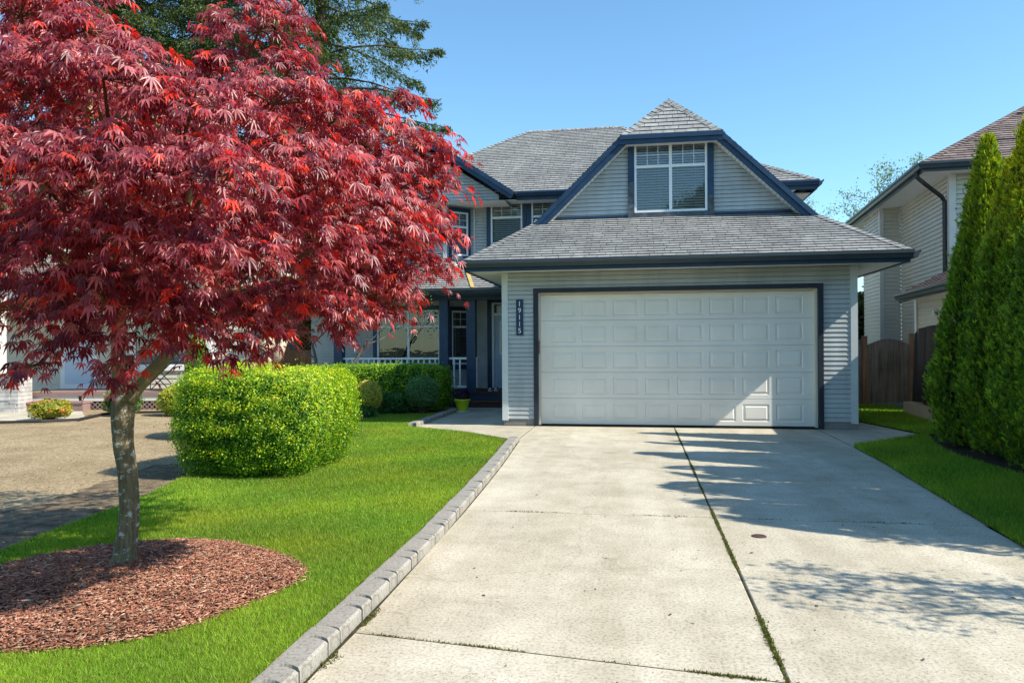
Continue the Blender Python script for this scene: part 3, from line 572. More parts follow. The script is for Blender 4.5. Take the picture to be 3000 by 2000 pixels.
# gutters (K profile) and fascia
def gutter(mb, p, q, out, hgt=.12, dep=.115):
    p, q, o = Vector(p), Vector(q), Vector(out).normalized(); d = (q-p); pr = [(0, 0), (dep*.62, 0), (dep*.78, hgt*.45), (dep, hgt*.62), (dep, hgt), (dep-.012, hgt), (dep-.012, hgt*.7), (0, hgt*.7)]
    A = [p+o*a+V(0, 0, b-hgt) for a, b in pr]; B = [a+d for a in A]
    for i in range(len(pr)): j = (i+1) % len(pr); mb.face([A[i], B[i], B[j], A[j]])
    mb.face(A); mb.face(B[::-1])
mb = MB(); gutter(mb, (EL-.0, EY+.02, EZ-.005), (ER, EY+.02, EZ-.005), (0, -1, 0)); gutter(mb, (ER-.02, EY-.08, EZ-.006), (ER-.02, 19.5, EZ-.006), (1, 0, 0)); gutter(mb, (EL+.02, EY-.08, EZ-.006), (EL+.02, 19, EZ-.006), (-1, 0, 0)); mb.build('gutter', CHAR, H)
mb = MB(); mb.box((EL+.03, EY+.025, 2.79), (ER-.03, EY+.05, 2.96)); mb.box((ER-.055, EY+.051, 2.79), (ER-.03, 19.5, 2.95)); mb.box((EL+.03, EY+.051, 2.79), (EL+.055, 19, 2.95)); mb.build('fascia', NAVY, H)
mb = MB(); mb.box((EL+.056, EY+.052, 2.818), (ER-.056, YG+.02, 2.83)); mb.box((EL+.056, YG+.021, 2.818), (XWL+.03, 19, 2.83)); mb.box((XWR-.03, YG+.021, 2.818), (ER-.056, 19, 2.83)); mb.build('soffit', SOFF, H)
mb = MB(); mb.tube([(EL-.04, 17.2, 2.86), (EL-.02, 17.2, 2.74), (EL+.12, 17.15, 2.66), (XWL-.1, 17.0, 2.50), (XWL-.06, 17.0, 2.4), (XWL-.06, 17, .1)], [.035]*6, 6); mb.build('downspout', CHAR, H)
# dormer wall, rakes
mb = MB(); x0, x1 = rl.x+.12, rrp.x-.12
px = [(x0, ZW+.01), (x1, ZW+.01), (x1-.0, zside(x1)-.12), (xcr+.02, ZC-.1), (xcl-.02, ZC-.1), (x0, zside(x0)-.12)]
WX0, WX1, WZ0, WZ1 = -.05, 1.38, 4.13, 5.53
laps(mb, (0, YDW, 0), (1, 0, 0), (0, 0, 1), (0, -1, 0), px, .0813, .015, slot=.010, holes=[(WX0, WZ0, WX1, WZ1)], v0=ZW); mb.build('dormer_wall', SIDE, H)
window(H, frameM((WX0, YDW-.01, WZ0), (1, 0, 0), (0, -1, 0)), WX1-WX0, WZ1-WZ0, (1, 1), .34, (3, 2), .125, NAVY, sill=WORN, tr=.002)
mb = MB(); mb.box((WX0-.128, YDW-.062, WZ0-.1), (WX0-.004, YDW-.0565, WZ0+.62)); mb.build('weathered_trim', WORN, H); mb = MB(); mb.box((WX1+.004, YDW-.062, WZ0-.1), (WX1+.128, YDW-.0565, WZ0+.3)); mb.build('weathered_trim', WORN, H)
mb = MB(); mb.box((rl.x+.15, YDW-.04, ZW+.003), (rrp.x-.15, YDW-.018, ZW+.05)); mb.build('base_flashing', NAVY, H)
RK = MB()
for sgn, a, b in ((-1, rl, V(xcl, YR, ZC)), (1, rrp, V(xcr, YR, ZC))):
    d = (b-a).normalized(); nn = V(-d.z*1, 0, d.x) if sgn > 0 else V(-d.z, 0, d.x)
    if nn.z < 0: nn = -nn
    A0 = a-d*.12; B0 = b
    RK.hexa([A0-nn*.20+V(0, -.035, 0), B0-nn*.20+V(0, -.035, 0), B0-nn*.20, A0-nn*.20, A0-nn*.03+V(0, -.035, 0), B0-nn*.03+V(0, -.035, 0), B0-nn*.03, A0-nn*.03])
    RK.hexa([A0-nn*.10+V(0, -.075, 0), B0-nn*.10+V(0, -.075, 0), B0-nn*.10+V(0, -.036, 0), A0-nn*.10+V(0, -.036, 0), A0-nn*.012+V(0, -.075, 0), B0-nn*.012+V(0, -.075, 0), B0-nn*.012+V(0, -.036, 0), A0-nn*.012+V(0, -.036, 0)])
    SF = MB()
    for k in range(26):   # beaded soffit under the rake
        p = a+(b-a)*(k/26); q = a+(b-a)*((k+.92)/26); SF.face([p-nn*.19+V(0, .001, 0), q-nn*.19+V(0, .001, 0), q-nn*.19+V(0, YDW-YR-.02, 0), p-nn*.19+V(0, YDW-YR-.02, 0)])
    SF.build('rake_soffit', SOFF, H)
RK.box((xcl-.06, YR-.07, ZC-.20), (xcr+.06, YR-.03, ZC-.045)); RK.box((xcl-.03, YR-.105, ZC-.11), (xcr+.03, YR-.071, ZC-.018))
RK.build('rake_board', NAVY, H)
mb = MB(); mb.box((xcl, YR, ZC-.17), (xcr, YDW, ZC-.15)); mb.build('dormer_soffit', SOFF, H)
# house number
S = empty('house_number_sign', (-2.13, YG-.03, 1.67), 0, 'tall dark plaque with the white digits 19115 left of the garage door', 'sign')
mb = MB(); mb.box((-2.2, YG-.045, 1.66), (-2.07, YG-.014, 2.32)); mb.build('plaque', NAVY, S, bevel=.004)
for i, ch in enumerate('19115'):
    cu = bpy.data.curves.new('digit', 'FONT'); cu.body = ch; cu.size = .13; cu.extrude = .004; cu.align_x = 'CENTER'; to = bpy.data.objects.new('digit_tmp', cu); col.objects.link(to)
    dg = bpy.context.evaluated_depsgraph_get(); me = bpy.data.meshes.new_from_object(to.evaluated_get(dg)); bpy.data.objects.remove(to)
    o = bpy.data.objects.new('digit', me); col.objects.link(o); me.materials.clear(); me.materials.append(WHITE); o.parent = S; o.rotation_euler = (math.pi/2, 0, 0); o.location = (-.005, -.022, .525-i*.123); o.scale = (.95, 1, 1)

# main block: upper floor, eaves, hip roof
YW = 19.6; ME = 19.1; MZ = 5.42; RY, RZ = 23, 8.1
mb = MB()
laps(mb, (0, YW, 0), (1, 0, 0), (0, 0, 1), (0, -1, 0), [(-4.30, 3.2), (3.75, 3.2), (3.75, MZ-.1), (-4.30, MZ-.1)], .0813, .015, slot=.010, holes=[(-3.83, 4.17, -2.98, 5.26), (-2.74, 4.17, -1.9, 5.26)])
laps(mb, (3.75, YW, 0), (0, 1, 0), (0, 0, 1), (1, 0, 0), [(0, .1), (7, .1), (7, MZ-.1), (0, MZ-.1)], .0813, .015, slot=.010)
BYF = 19.0; bx0, bx1 = -4.30, -4.92                  # angled bay side
laps(mb, (bx1, BYF, 0), (bx0-bx1, YW-BYF, 0), (0, 0, 1), V(YW-BYF, -(bx0-bx1), 0).normalized(), [], .08, .014) if False else None
dA = V(bx0-bx1, YW-BYF, 0); LA = dA.length; dA.normalize(); nA = V(dA.y, -dA.x, 0)
laps(mb, (bx1, BYF, 0), dA, (0, 0, 1), nA, [(0, 3.2), (LA, 3.2), (LA, 5.16), (0, 5.16)], .0813, .015, slot=.010, holes=[(.16, 3.85, LA-.2, 5.0)])
laps(mb, (0, BYF, 0), (1, 0, 0), (0, 0, 1), (0, -1, 0), [(-8.6, 3.2), (bx1, 3.2), (bx1, 5.16), (-8.6, 5.16)], .0813, .015, slot=.010, holes=[(-7.2, 3.8, -5.35, 5.0)])
laps(mb, (0, BYF-.02, 0), (1, 0, 0), (0, 0, 1), (0, -1, 0), [(-8.5, 5.16), (-3.5, 5.16), (-3.5, 5.35), (-6, 6.95), (-8.5, 5.35)], .0813, .015, slot=.010, v0=5.16)
laps(mb, (-8.6, 26, 0), (0, -1, 0), (0, 0, 1), (-1, 0, 0), [(0, .1), (7, .1), (7, 5.3), (0, 5.3)], .0813, .015, slot=.010)
mb.build('upper_wall', SIDE, H)
window(H, frameM((-3.83, YW-.01, 4.17), (1, 0, 0), (0, -1, 0)), .85, 1.09, (1,), .36, (3, 2), .11, NAVY)
window(H, frameM((-2.74, YW-.01, 4.17), (1, 0, 0), (0, -1, 0)), .84, 1.09, (1,), .36, (3, 2), .11, NAVY)
o_ = V(bx1, BYF, 3.85)+dA*.16+nA*.01; window(H, frameM(o_, dA, nA), LA-.36, 1.15, (1,), .34, (2, 2), .07, NAVY)
window(H, frameM((-7.2, BYF-.01, 3.8), (1, 0, 0), (0, -1, 0)), 1.85, 1.2, (1, 1), .34, (3, 2), .11, NAVY)
mb = MB(); mb.box((bx1-.06, BYF-.03, 3.2), (bx1+.04, BYF-.015, 5.15)); mb.build('corner_board', SIDE_W, H); mb = MB(); mb.box((bx0-.005, YW-.03, 3.2), (bx0+.045, YW-.015, 5.3)); mb.build('corner_board', SIDE_W, H)
# main hip roof
xl, xr_, rxl, rxr = -7.3, 4.3, -3.28, -.5
mb = MB(); roof(mb, [(xl, ME-.1, MZ), (xr_, ME-.1, MZ), (rxr, RY, RZ), (rxl, RY, RZ)]); roof(mb, [(xr_, ME-.1, MZ), (xr_, 27, MZ), (rxr, RY, RZ)]); roof(mb, [(xl, 27, MZ), (xl, ME-.1, MZ), (rxl, RY, RZ)]); roof(mb, [(xr_, 27, MZ), (xl, 27, MZ), (rxl, RY, RZ), (rxr, RY, RZ)])
GR = 18.65; gs = .66; gpk = V(-5.55, GR, 5.34+gs*2.52); 
roof(mb, [(-3.03, GR+4.3, 5.34), (gpk.x, GR+4.3, gpk.z), (gpk.x, GR, gpk.z), (-3.03, GR, 5.34)][::-1] if False else [(-3.03, GR, 5.34), (-3.03, GR+1.6, 5.34), (gpk.x, GR+4, gpk.z), (gpk.x, GR, gpk.z)]); roof(mb, [(-8.1, GR+3, 5.34), (-8.1, GR, 5.34), (gpk.x, GR, gpk.z), (gpk.x, GR+3, gpk.z)])
mr_ = mb.build('main_roof', SHIN, H)
n1 = V(0, -(RZ-MZ), RY-ME+.1).normalized(); n2 = V(-(RZ-MZ), 0, rxl-xl).normalized(); n3 = V((RZ-MZ), 0, xr_-rxr).normalized()
mb = MB(); caps(mb, (xl, ME-.1, MZ), (rxl, RY, RZ), n1, n2); caps(mb, (xr_, ME-.1, MZ), (rxr, RY, RZ), n1, n3); caps(mb, (rxl, RY, RZ), (rxr, RY, RZ), n1, V(0, .6, 1).normalized()); mb.build('hip_caps', SHIN, mr_)
mb = MB(); gutter(mb, (-3.05, ME-.1, MZ-.01), (xr_, ME-.1, MZ-.01), (0, -1, 0)); gutter(mb, (xr_-.01, ME-.2, MZ-.012), (xr_-.01, 27, MZ-.012), (1, 0, 0)); mb.build('upper_gutter', NAVY, H)
mb = MB(); mb.box((-3.05, ME-.095, 5.20), (xr_-.02, ME-.07, 5.38)); mb.box((xr_-.045, ME-.069, 5.2), (xr_-.02, 27, 5.38))
for sgn, e in ((1, -3.03), (-1, -8.1)):
    a = V(e, GR, 5.34); b = V(gpk.x, GR, gpk.z); d = (b-a).normalized(); nn = V(-d.z, 0, d.x); nn = nn if nn.z > 0 else -nn
    mb.hexa([a-nn*.2+V(0, -.04, 0), b-nn*.2+V(0, -.04, 0), b-nn*.2, a-nn*.2, a-nn*.015+V(0, -.04, 0), b-nn*.015+V(0, -.04, 0), b-nn*.015, a-nn*.015])
    mb.hexa([a-nn*.1+V(0, -.07, 0), b-nn*.1+V(0, -.07, 0), b-nn*.1+V(0, -.041, 0), a-nn*.1+V(0, -.041, 0), a-nn*.002+V(0, -.07, 0), b-nn*.002+V(0, -.07, 0), b-nn*.002+V(0, -.041, 0), a-nn*.002+V(0, -.041, 0)])
mb.build('upper_fascia', NAVY, H)
mb = MB(); mb.box((-3.5, ME-.066, 5.215), (3.8, YW+.01, 5.23)); mb.box((3.74, YW+.011, 5.215), (xr_-.05, 27, 5.23)); mb.face([(-8.5, GR+.005, 5.155), (-3.3, GR+.005, 5.155), (-3.3, YW, 5.155), (-8.5, YW, 5.155)]); mb.build('upper_soffit', SOFF, H)
# ground floor front, porch
FZ = .36; PW = 19.5
mb = MB(); laps(mb, (0, PW, 0), (1, 0, 0), (0, 0, 1), (0, -1, 0), [(-4.30, FZ), (-2.45, FZ), (-2.45, 3.3), (-4.30, 3.3)], .0813, .015, slot=.010, holes=[(-3.84, FZ-.1, -2.7, 2.66)])
dB = V(.62, .6, 0).normalized(); nB = V(dB.y, -dB.x, 0); bB = V(-4.92, 18.9, 0); LB = .863
laps(mb, bB, dB, (0, 0, 1), nB, [(0, FZ), (LB, FZ), (LB, 3.3), (0, 3.3)], .0813, .015, slot=.010, holes=[(.17, 1.0, .73, 2.4)])
laps(mb, (0, 18.9, 0), (1, 0, 0), (0, 0, 1), (0, -1, 0), [(-8.6, FZ), (-4.92, FZ), (-4.92, 3.3), (-8.6, 3.3)], .0813, .015, slot=.010, holes=[(-6.75, 1.0, -5.05, 2.42)]); mb.build('porch_wall', SIDE, H)
window(H, frameM((-6.75, 18.89, 1.0), (1, 0, 0), (0, -1, 0)), 1.7, 1.42, (1, 1), .3, (2, 2), .11, NAVY, open_=True)
window(H, frameM(bB+V(0, 0, 1.0)+dB*.17+nB*.01, dB, nB), .56, 1.40, (1,), .3, (2, 2), .1, NAVY, open_=True)
mb = MB(); mb.box((-4.96, 18.868, FZ), (-4.86, 18.884, 2.75)); mb.box((-4.30, PW-.03, FZ), (-4.24, PW-.015, 2.75)); mb.build('corner_board', WHITE, H)
# front door
mb = MB(); mb.box((-3.92, PW-.05, FZ), (-3.80, PW+.05, 2.72)); mb.box((-3.8, PW-.05, 2.62), (-2.6, PW+.05, 2.72)); mb.build('door_casing', NAVY, H)
mb = MB(); mb.box((-3.798, PW-.04, FZ+.02), (-3.74, PW+.03, 2.618)); mb.box((-3.739, PW-.04, 2.57), (-2.7, PW+.03, 2.617)); mb.box((-3.739, PW-.04, 2.28), (-2.7, PW+.03, 2.34)); mb.build('door_frame', WHITE, H)
mb = MB(); mb.box((-3.739, PW+.0, FZ+.02), (-2.86, PW+.03, 2.279)); fd = mb.build('front_door', BLUED, H)
mb = MB(); mb.box((-3.60, PW-.012, 1.25), (-3.02, PW-.002, 2.12)); mb.build('door_light_trim', WHITE, fd); mb = MB(); mb.box((-3.55, PW-.016, 1.30), (-3.07, PW-.013, 2.07)); mb.build('glass_pane', mat('door_glass', (.05, .05, .06), .08, .6, .5, 6), fd)
mb = MB(); mb.box((-3.739, PW-.01, 2.341), (-2.7, PW, 2.569)); mb.build('transom_glass', mat('transom_dark', (.015, .015, .02), .08, .6), fd)
mb = MB(); mb.box((-3.60, PW-.012, FZ+.15), (-3.02, PW-.002, 1.15)); mb.build('door_panel', BLUED, fd, bevel=.006)
# porch floor, steps
mb = MB(); mb.box((-8.6, 18.0, FZ-.06), (-2.46, PW, FZ)); mb.build('porch_floor', DECK, H)
mb = MB(); mb.box((-8.6, 18.03, -.03), (-2.46, 18.06, FZ-.062)); mb.build('porch_skirt', NAVY, H)
mb = MB(); mb.box((-4.02, 17.62, .125), (-2.47, 18.028, .17)); mb.box((-3.98, 17.66, -.02), (-2.48, 18.0, .122)); mb.build('porch_step', DECK, H)
# posts, rails
for i, xx in enumerate((-4.74, -4.05)):
    mb = MB(); mb.box((xx-.11, 18.04, FZ), (xx+.11, 18.26, 2.62)); mb.box((xx-.125, 18.025, FZ), (xx+.125, 18.275, FZ+.09)); mb.build('porch_post', NAVY, H)
for xx in (-7.5,):
    mb = MB(); mb.box((xx-.11, 18.04, FZ), (xx+.11, 18.26, 2.62)); mb.build('porch_post', NAVY, H)
mb = MB(); mb.box((-7.39, 18.11, 1.15), (-4.86, 18.19, 1.2)); mb.box((-4.62, 18.11, 1.15), (-3.9, 18.19, 1.2)); mb.box((-7.39, 18.12, .45), (-4.86, 18.18, .5)); mb.box((-4.62, 18.12, .45), (-3.9, 18.18, .5)); rail = mb.build('porch_railing', WHITE, H)
for q in list(np.arange(-7.3, -4.9, .145))+[-4.5, -4.35, -3.93]:
    mb = MB(); mb.box((q-.019, 18.13, .501), (q+.019, 18.17, 1.149)); mb.build('baluster', WHITE, rail)
# porch roof
mb = MB(); roof(mb, [(-8.8, 17.6, 2.86), (-3.9, 17.6, 2.86), (-4.55, 19.5, 3.72), (-8.8, 19.5, 3.72)]); roof(mb, [(-3.9, 17.6, 2.86), (-2.46, 17.45, 2.86), (-2.46, 19.5, 3.78), (-4.55, 19.5, 3.72)]); pr_ = mb.build('porch_roof', SHIN, H)
mb = MB(); mb.beam((-3.9, 17.61, 2.885), (-4.55, 19.5, 3.745), .09, .012); mb.build('valley_flashing', FLASH, pr_)
mb = MB(); gutter(mb, (-8.8, 17.62, 2.85), (-3.9, 17.62, 2.85), (0, -1, 0), .11, .1); gutter(mb, (-3.9, 17.62, 2.85), (-2.46, 17.47, 2.85), (-.1, -1, 0), .11, .1); mb.build('porch_gutter', CHAR, H)
mb = MB(); mb.box((-8.8, 17.98, 2.62), (-2.46, 18.32, 2.74)); mb.box((-8.8, 17.635, 2.70), (-3.9, 17.66, 2.8)); mb.box((-3.9, 17.49+.14, 2.70), (-2.46, 17.65, 2.8)); mb.build('porch_beam', NAVY, H)
mb = MB(); mb.box((-8.8, 17.665, 2.745), (-2.46, 19.48, 2.757)); mb.build('porch_ceiling', SOFF, H)
for k_, xx in enumerate((-3.62, -3.47)):
    t = empty('shoe', (xx, 18.35, FZ), 0, 'navy and white slip-on shoe at the front door, %s of the pair' % ('left' if k_ == 0 else 'right'), 'shoe', 'pair of shoes on the porch')
    mb = MB(); mb.tube([(xx, 18.23, FZ+.03), (xx, 18.27, FZ+.035), (xx, 18.35, FZ+.04), (xx, 18.44, FZ+.05), (xx, 18.49, FZ+.045)], [.02, .042, .045, .04, .02], 10); mb.build('upper', mat('shoe_canvas', (.03, .04, .07), .8), t, True)
    mb = MB(); mb.box((xx-.048, 18.22, FZ+.002), (xx+.048, 18.5, FZ+.024)); mb.build('sole', WHITE, t, bevel=.01); mb = MB(); mb.box((xx-.03, 18.225, FZ+.035), (xx+.03, 18.3, FZ+.078)); mb.build('toe_cap', WHITE, t, bevel=.012)
# wall clock-like lamp glow seen through the window is left out; flower pot
P = empty('flower_pot', (-3.91, 16.5, 0), 0, 'lime green plastic flower pot on a white saucer beside the walkway', 'flower pot')
mb = MB(); mb.lathe((-3.91, 16.5, .02), [(.0, 0), (.12, 0), (.165, .23), (.185, .235), (.185, .265), (.165, .265), (.15, .2), (0, .2)], 24); mb.build('pot', POT, P, True)
mb = MB(); mb.lathe((-3.91, 16.5, 0), [(0, .0), (.17, .0), (.2, .02), (.19, .022), (0, .018)], 24); mb.build('saucer', WHITE, P, True)

# ---------------------------------------------------------------- foliage generators
def leafcards(P, N, size, aspect, R, fold=.25, jitter=.6):
    """folded two-triangle leaves (4 verts) at P facing about N"""
    n = len(P); N = unit(N+R.normal(0, jitter, (n, 3))); a = unit(np.cross(N, R.normal(0, 1, (n, 3)))); b = np.cross(N, a); s = size*R.uniform(.6, 1.3, n)[:, None]
    vs = np.stack([P-a*s/2, P+b*s*aspect/2+N*s*fold*.5, P+a*s/2, P-b*s*aspect/2+N*s*fold*.5], 1).reshape(-1, 3)
    k = np.arange(n)[:, None]*4; fs = np.concatenate([k+[0, 1, 2], k+[0, 2, 3]], 1).reshape(-1, 3); return vs, fs
def lump(P, f, seed):
    R = np.random.RandomState(seed); s = np.zeros(len(P))
    for i in range(5): k = R.normal(0, 1, 3)*f*(1+.5*i); s += np.sin(P @ k+R.uniform(0, 6.28))/(1+.35*i)
    return s/2.2
def shrub(name, label, cat, c, r, n, size, cols, seed, power=2., group=None, rel=.06, lumpf=3, zmin=0, flat=1., depth=.12, jit=.7, aspect=.55, taper=0):
    """clipped shrub: super-ellipsoid shell of small leaves over stems and inner leaves coloured dark as shade"""
    R = np.random.RandomState(seed); D = unit(R.normal(0, 1, (int(n), 3))); D[:, 2] = np.where(D[:, 2] < -.75, -D[:, 2]*.5, D[:, 2]); D = unit(D)
    k = 1/((np.abs(D[:, 0])**power+np.abs(D[:, 1])**power+np.abs(D[:, 2])**power)**(1/power)); S = D*k[:, None]
    if taper: S[:, :2] *= (1+taper*S[:, 2:3])
    r = np.array(r); c = np.array(c); Lm = lump(S*r, lumpf, seed); Lf = lump(S*r, lumpf*4, seed+1)
    dep = R.beta(1.2, 3, len(S))*depth; P = c+S*r*(1+rel*Lm+rel*.5*Lf-dep+(R.exponential(.028, len(S)))*(R.rand(len(S)) < .22))[:, None]; ok = P[:, 2] > zmin+.01; P, S, dep, Lf = P[ok], S[ok], dep[ok], Lf[ok]
    Nn = unit(S/r*r.mean()); vs, fs = leafcards(P, Nn, size, aspect, R, jitter=jit)
    cols = np.array(cols); t = np.clip(R.rand(len(P))*.75+.25*Lf+.05+.18*np.clip(S[:, 2], -.6, 1), 0, .999)*(len(cols)-1); i = t.astype(int); f = (t-i)[:, None]; cc = cols[i]*(1-f)+cols[np.minimum(i+1, len(cols)-1)]*f; cc *= R.uniform(.75, 1.2, len(P))[:, None]; cc[R.rand(len(P)) < .02] = (.20, .12, .05)  # upward leaves take the yellower tones: sun on the top put into colour
    T = empty(name, (c[0], c[1], zmin), 0, label, cat, group); npmesh('foliage', vs, fs, GREEN, T, np.repeat(cc, 4, 0))
    mb = MB(); 
    for i in range(14):
        a = 2*math.pi*i/14+R.uniform(-.2, .2); q = R.uniform(.5, .8); hh = R.uniform(.3, .8)
        mb.tube([(c[0]+.05*math.cos(a), c[1]+.05*math.sin(a), zmin), (c[0]+.5*r[0]*q*math.cos(a), c[1]+.5*r[1]*q*math.sin(a), c[2]-.1*r[2]), (c[0]+r[0]*q*math.cos(a), c[1]+r[1]*q*math.sin(a), c[2]+r[2]*(hh-.3))], [.015, .01, .004], 5)
    mb.build('stem', PBARK, T)
    # larger leaves deep inside, coloured dark to stand in for shade
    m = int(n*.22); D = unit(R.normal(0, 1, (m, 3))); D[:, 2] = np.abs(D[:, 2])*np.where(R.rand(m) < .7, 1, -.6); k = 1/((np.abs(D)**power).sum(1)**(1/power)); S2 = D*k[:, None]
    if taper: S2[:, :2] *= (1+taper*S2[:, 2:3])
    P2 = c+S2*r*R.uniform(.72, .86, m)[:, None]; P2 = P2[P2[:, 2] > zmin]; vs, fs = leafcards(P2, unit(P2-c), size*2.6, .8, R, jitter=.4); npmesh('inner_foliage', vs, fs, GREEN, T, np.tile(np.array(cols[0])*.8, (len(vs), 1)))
    return T
BOXC = [(.03, .10, .010), (.07, .20, .012), (.20, .36, .018), (.42, .52, .02), (.66, .62, .03)]
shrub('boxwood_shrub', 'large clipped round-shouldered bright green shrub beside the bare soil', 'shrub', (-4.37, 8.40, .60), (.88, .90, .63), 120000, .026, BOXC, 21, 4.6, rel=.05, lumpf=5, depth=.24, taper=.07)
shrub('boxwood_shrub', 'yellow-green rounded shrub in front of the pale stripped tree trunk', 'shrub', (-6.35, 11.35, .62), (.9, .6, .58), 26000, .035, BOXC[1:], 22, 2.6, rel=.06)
HEDC = [(.04, .12, .012), (.09, .22, .015), (.20, .36, .018), (.38, .50, .03)]
shrub('hedge', 'clipped green box hedge in front of the white porch railing', 'hedge', (-6.05, 16.75, .52), (1.75, .52, .53), 42000, .05, HEDC, 23, 7, rel=.03, lumpf=3)
shrub('ball_shrub', 'dark green ball-shaped shrub at the corner of the porch hedge', 'shrub', (-4.62, 15.75, .47), (.36, .36, .38), 9000, .035, [(.05, .13, .045), (.11, .23, .08), (.20, .34, .15)], 24, 2, rel=.02)
shrub('ball_shrub', 'small yellow-orange round shrub between the big shrub and the hedge', 'shrub', (-5.62, 15.1, .42), (.30, .30, .33), 7000, .035, [(.18, .24, .03), (.45, .45, .05), (.62, .50, .10), (.5, .3, .1)], 25, 2, rel=.06)
shrub('low_plant', 'leafy dark perennials at the foot of the porch hedge', 'plant', (-5.35, 15.8, .2), (.5, .3, .24), 3000, .07, [(.03, .10, .02), (.06, .17, .03)], 26, 2, rel=.2)
shrub('low_plant', 'pale lily leaves below the small yellow round shrub', 'plant', (-5.65, 14.7, .08), (.4, .18, .14), 1200, .09, [(.06, .15, .04), (.16, .26, .10)], 27, 2, rel=.2)
shrub('azalea', 'small azalea with red flowers beside the mauve deck steps', 'shrub', (-11.95, 13.7, .22), (.42, .30, .22), 2600, .05, [(.22, .27, .03), (.34, .36, .04), (.5, .42, .05), (.55, .05, .06)], 28, 2, rel=.35)
shrub('azalea', 'sparse green shrub in front of the neighbouring deck', 'shrub', (-11.15, 14.85, .28), (.42, .3, .3), 2600, .05, [(.05, .10, .03), (.12, .2, .05), (.28, .3, .08)], 29, 2, rel=.3)
shrub('azalea', 'yellow-green azalea behind the maple trunk', 'shrub', (-9.85, 15.0, .28), (.5, .32, .32), 3600, .05, [(.18, .24, .03), (.38, .40, .04), (.5, .45, .05)], 30, 2, rel=.2)
shrub('low_hedge', 'low dark hedge behind the large bright shrub', 'hedge', (-7.9, 17.3, .45), (.95, .4, .42), 9000, .05, HEDC, 31, 5, rel=.05)
shrub('potted_flowers', 'dark purple bedding plant in the lime green pot', 'plant', (-3.91, 16.5, .38), (.17, .17, .12), 700, .05, [(.05, .02, .06), (.08, .05, .08), (.04, .07, .03)], 32, 2, rel=.25, zmin=.23)
shrub('climbing_plant', 'fresh light green climber beside the white column of the left house', 'plant', (-10.5, 16.6, 1.05), (.26, .2, .68), 3000, .06, [(.08, .2, .02), (.2, .38, .03), (.3, .5, .05)], 33, 2, rel=.25, zmin=.3)

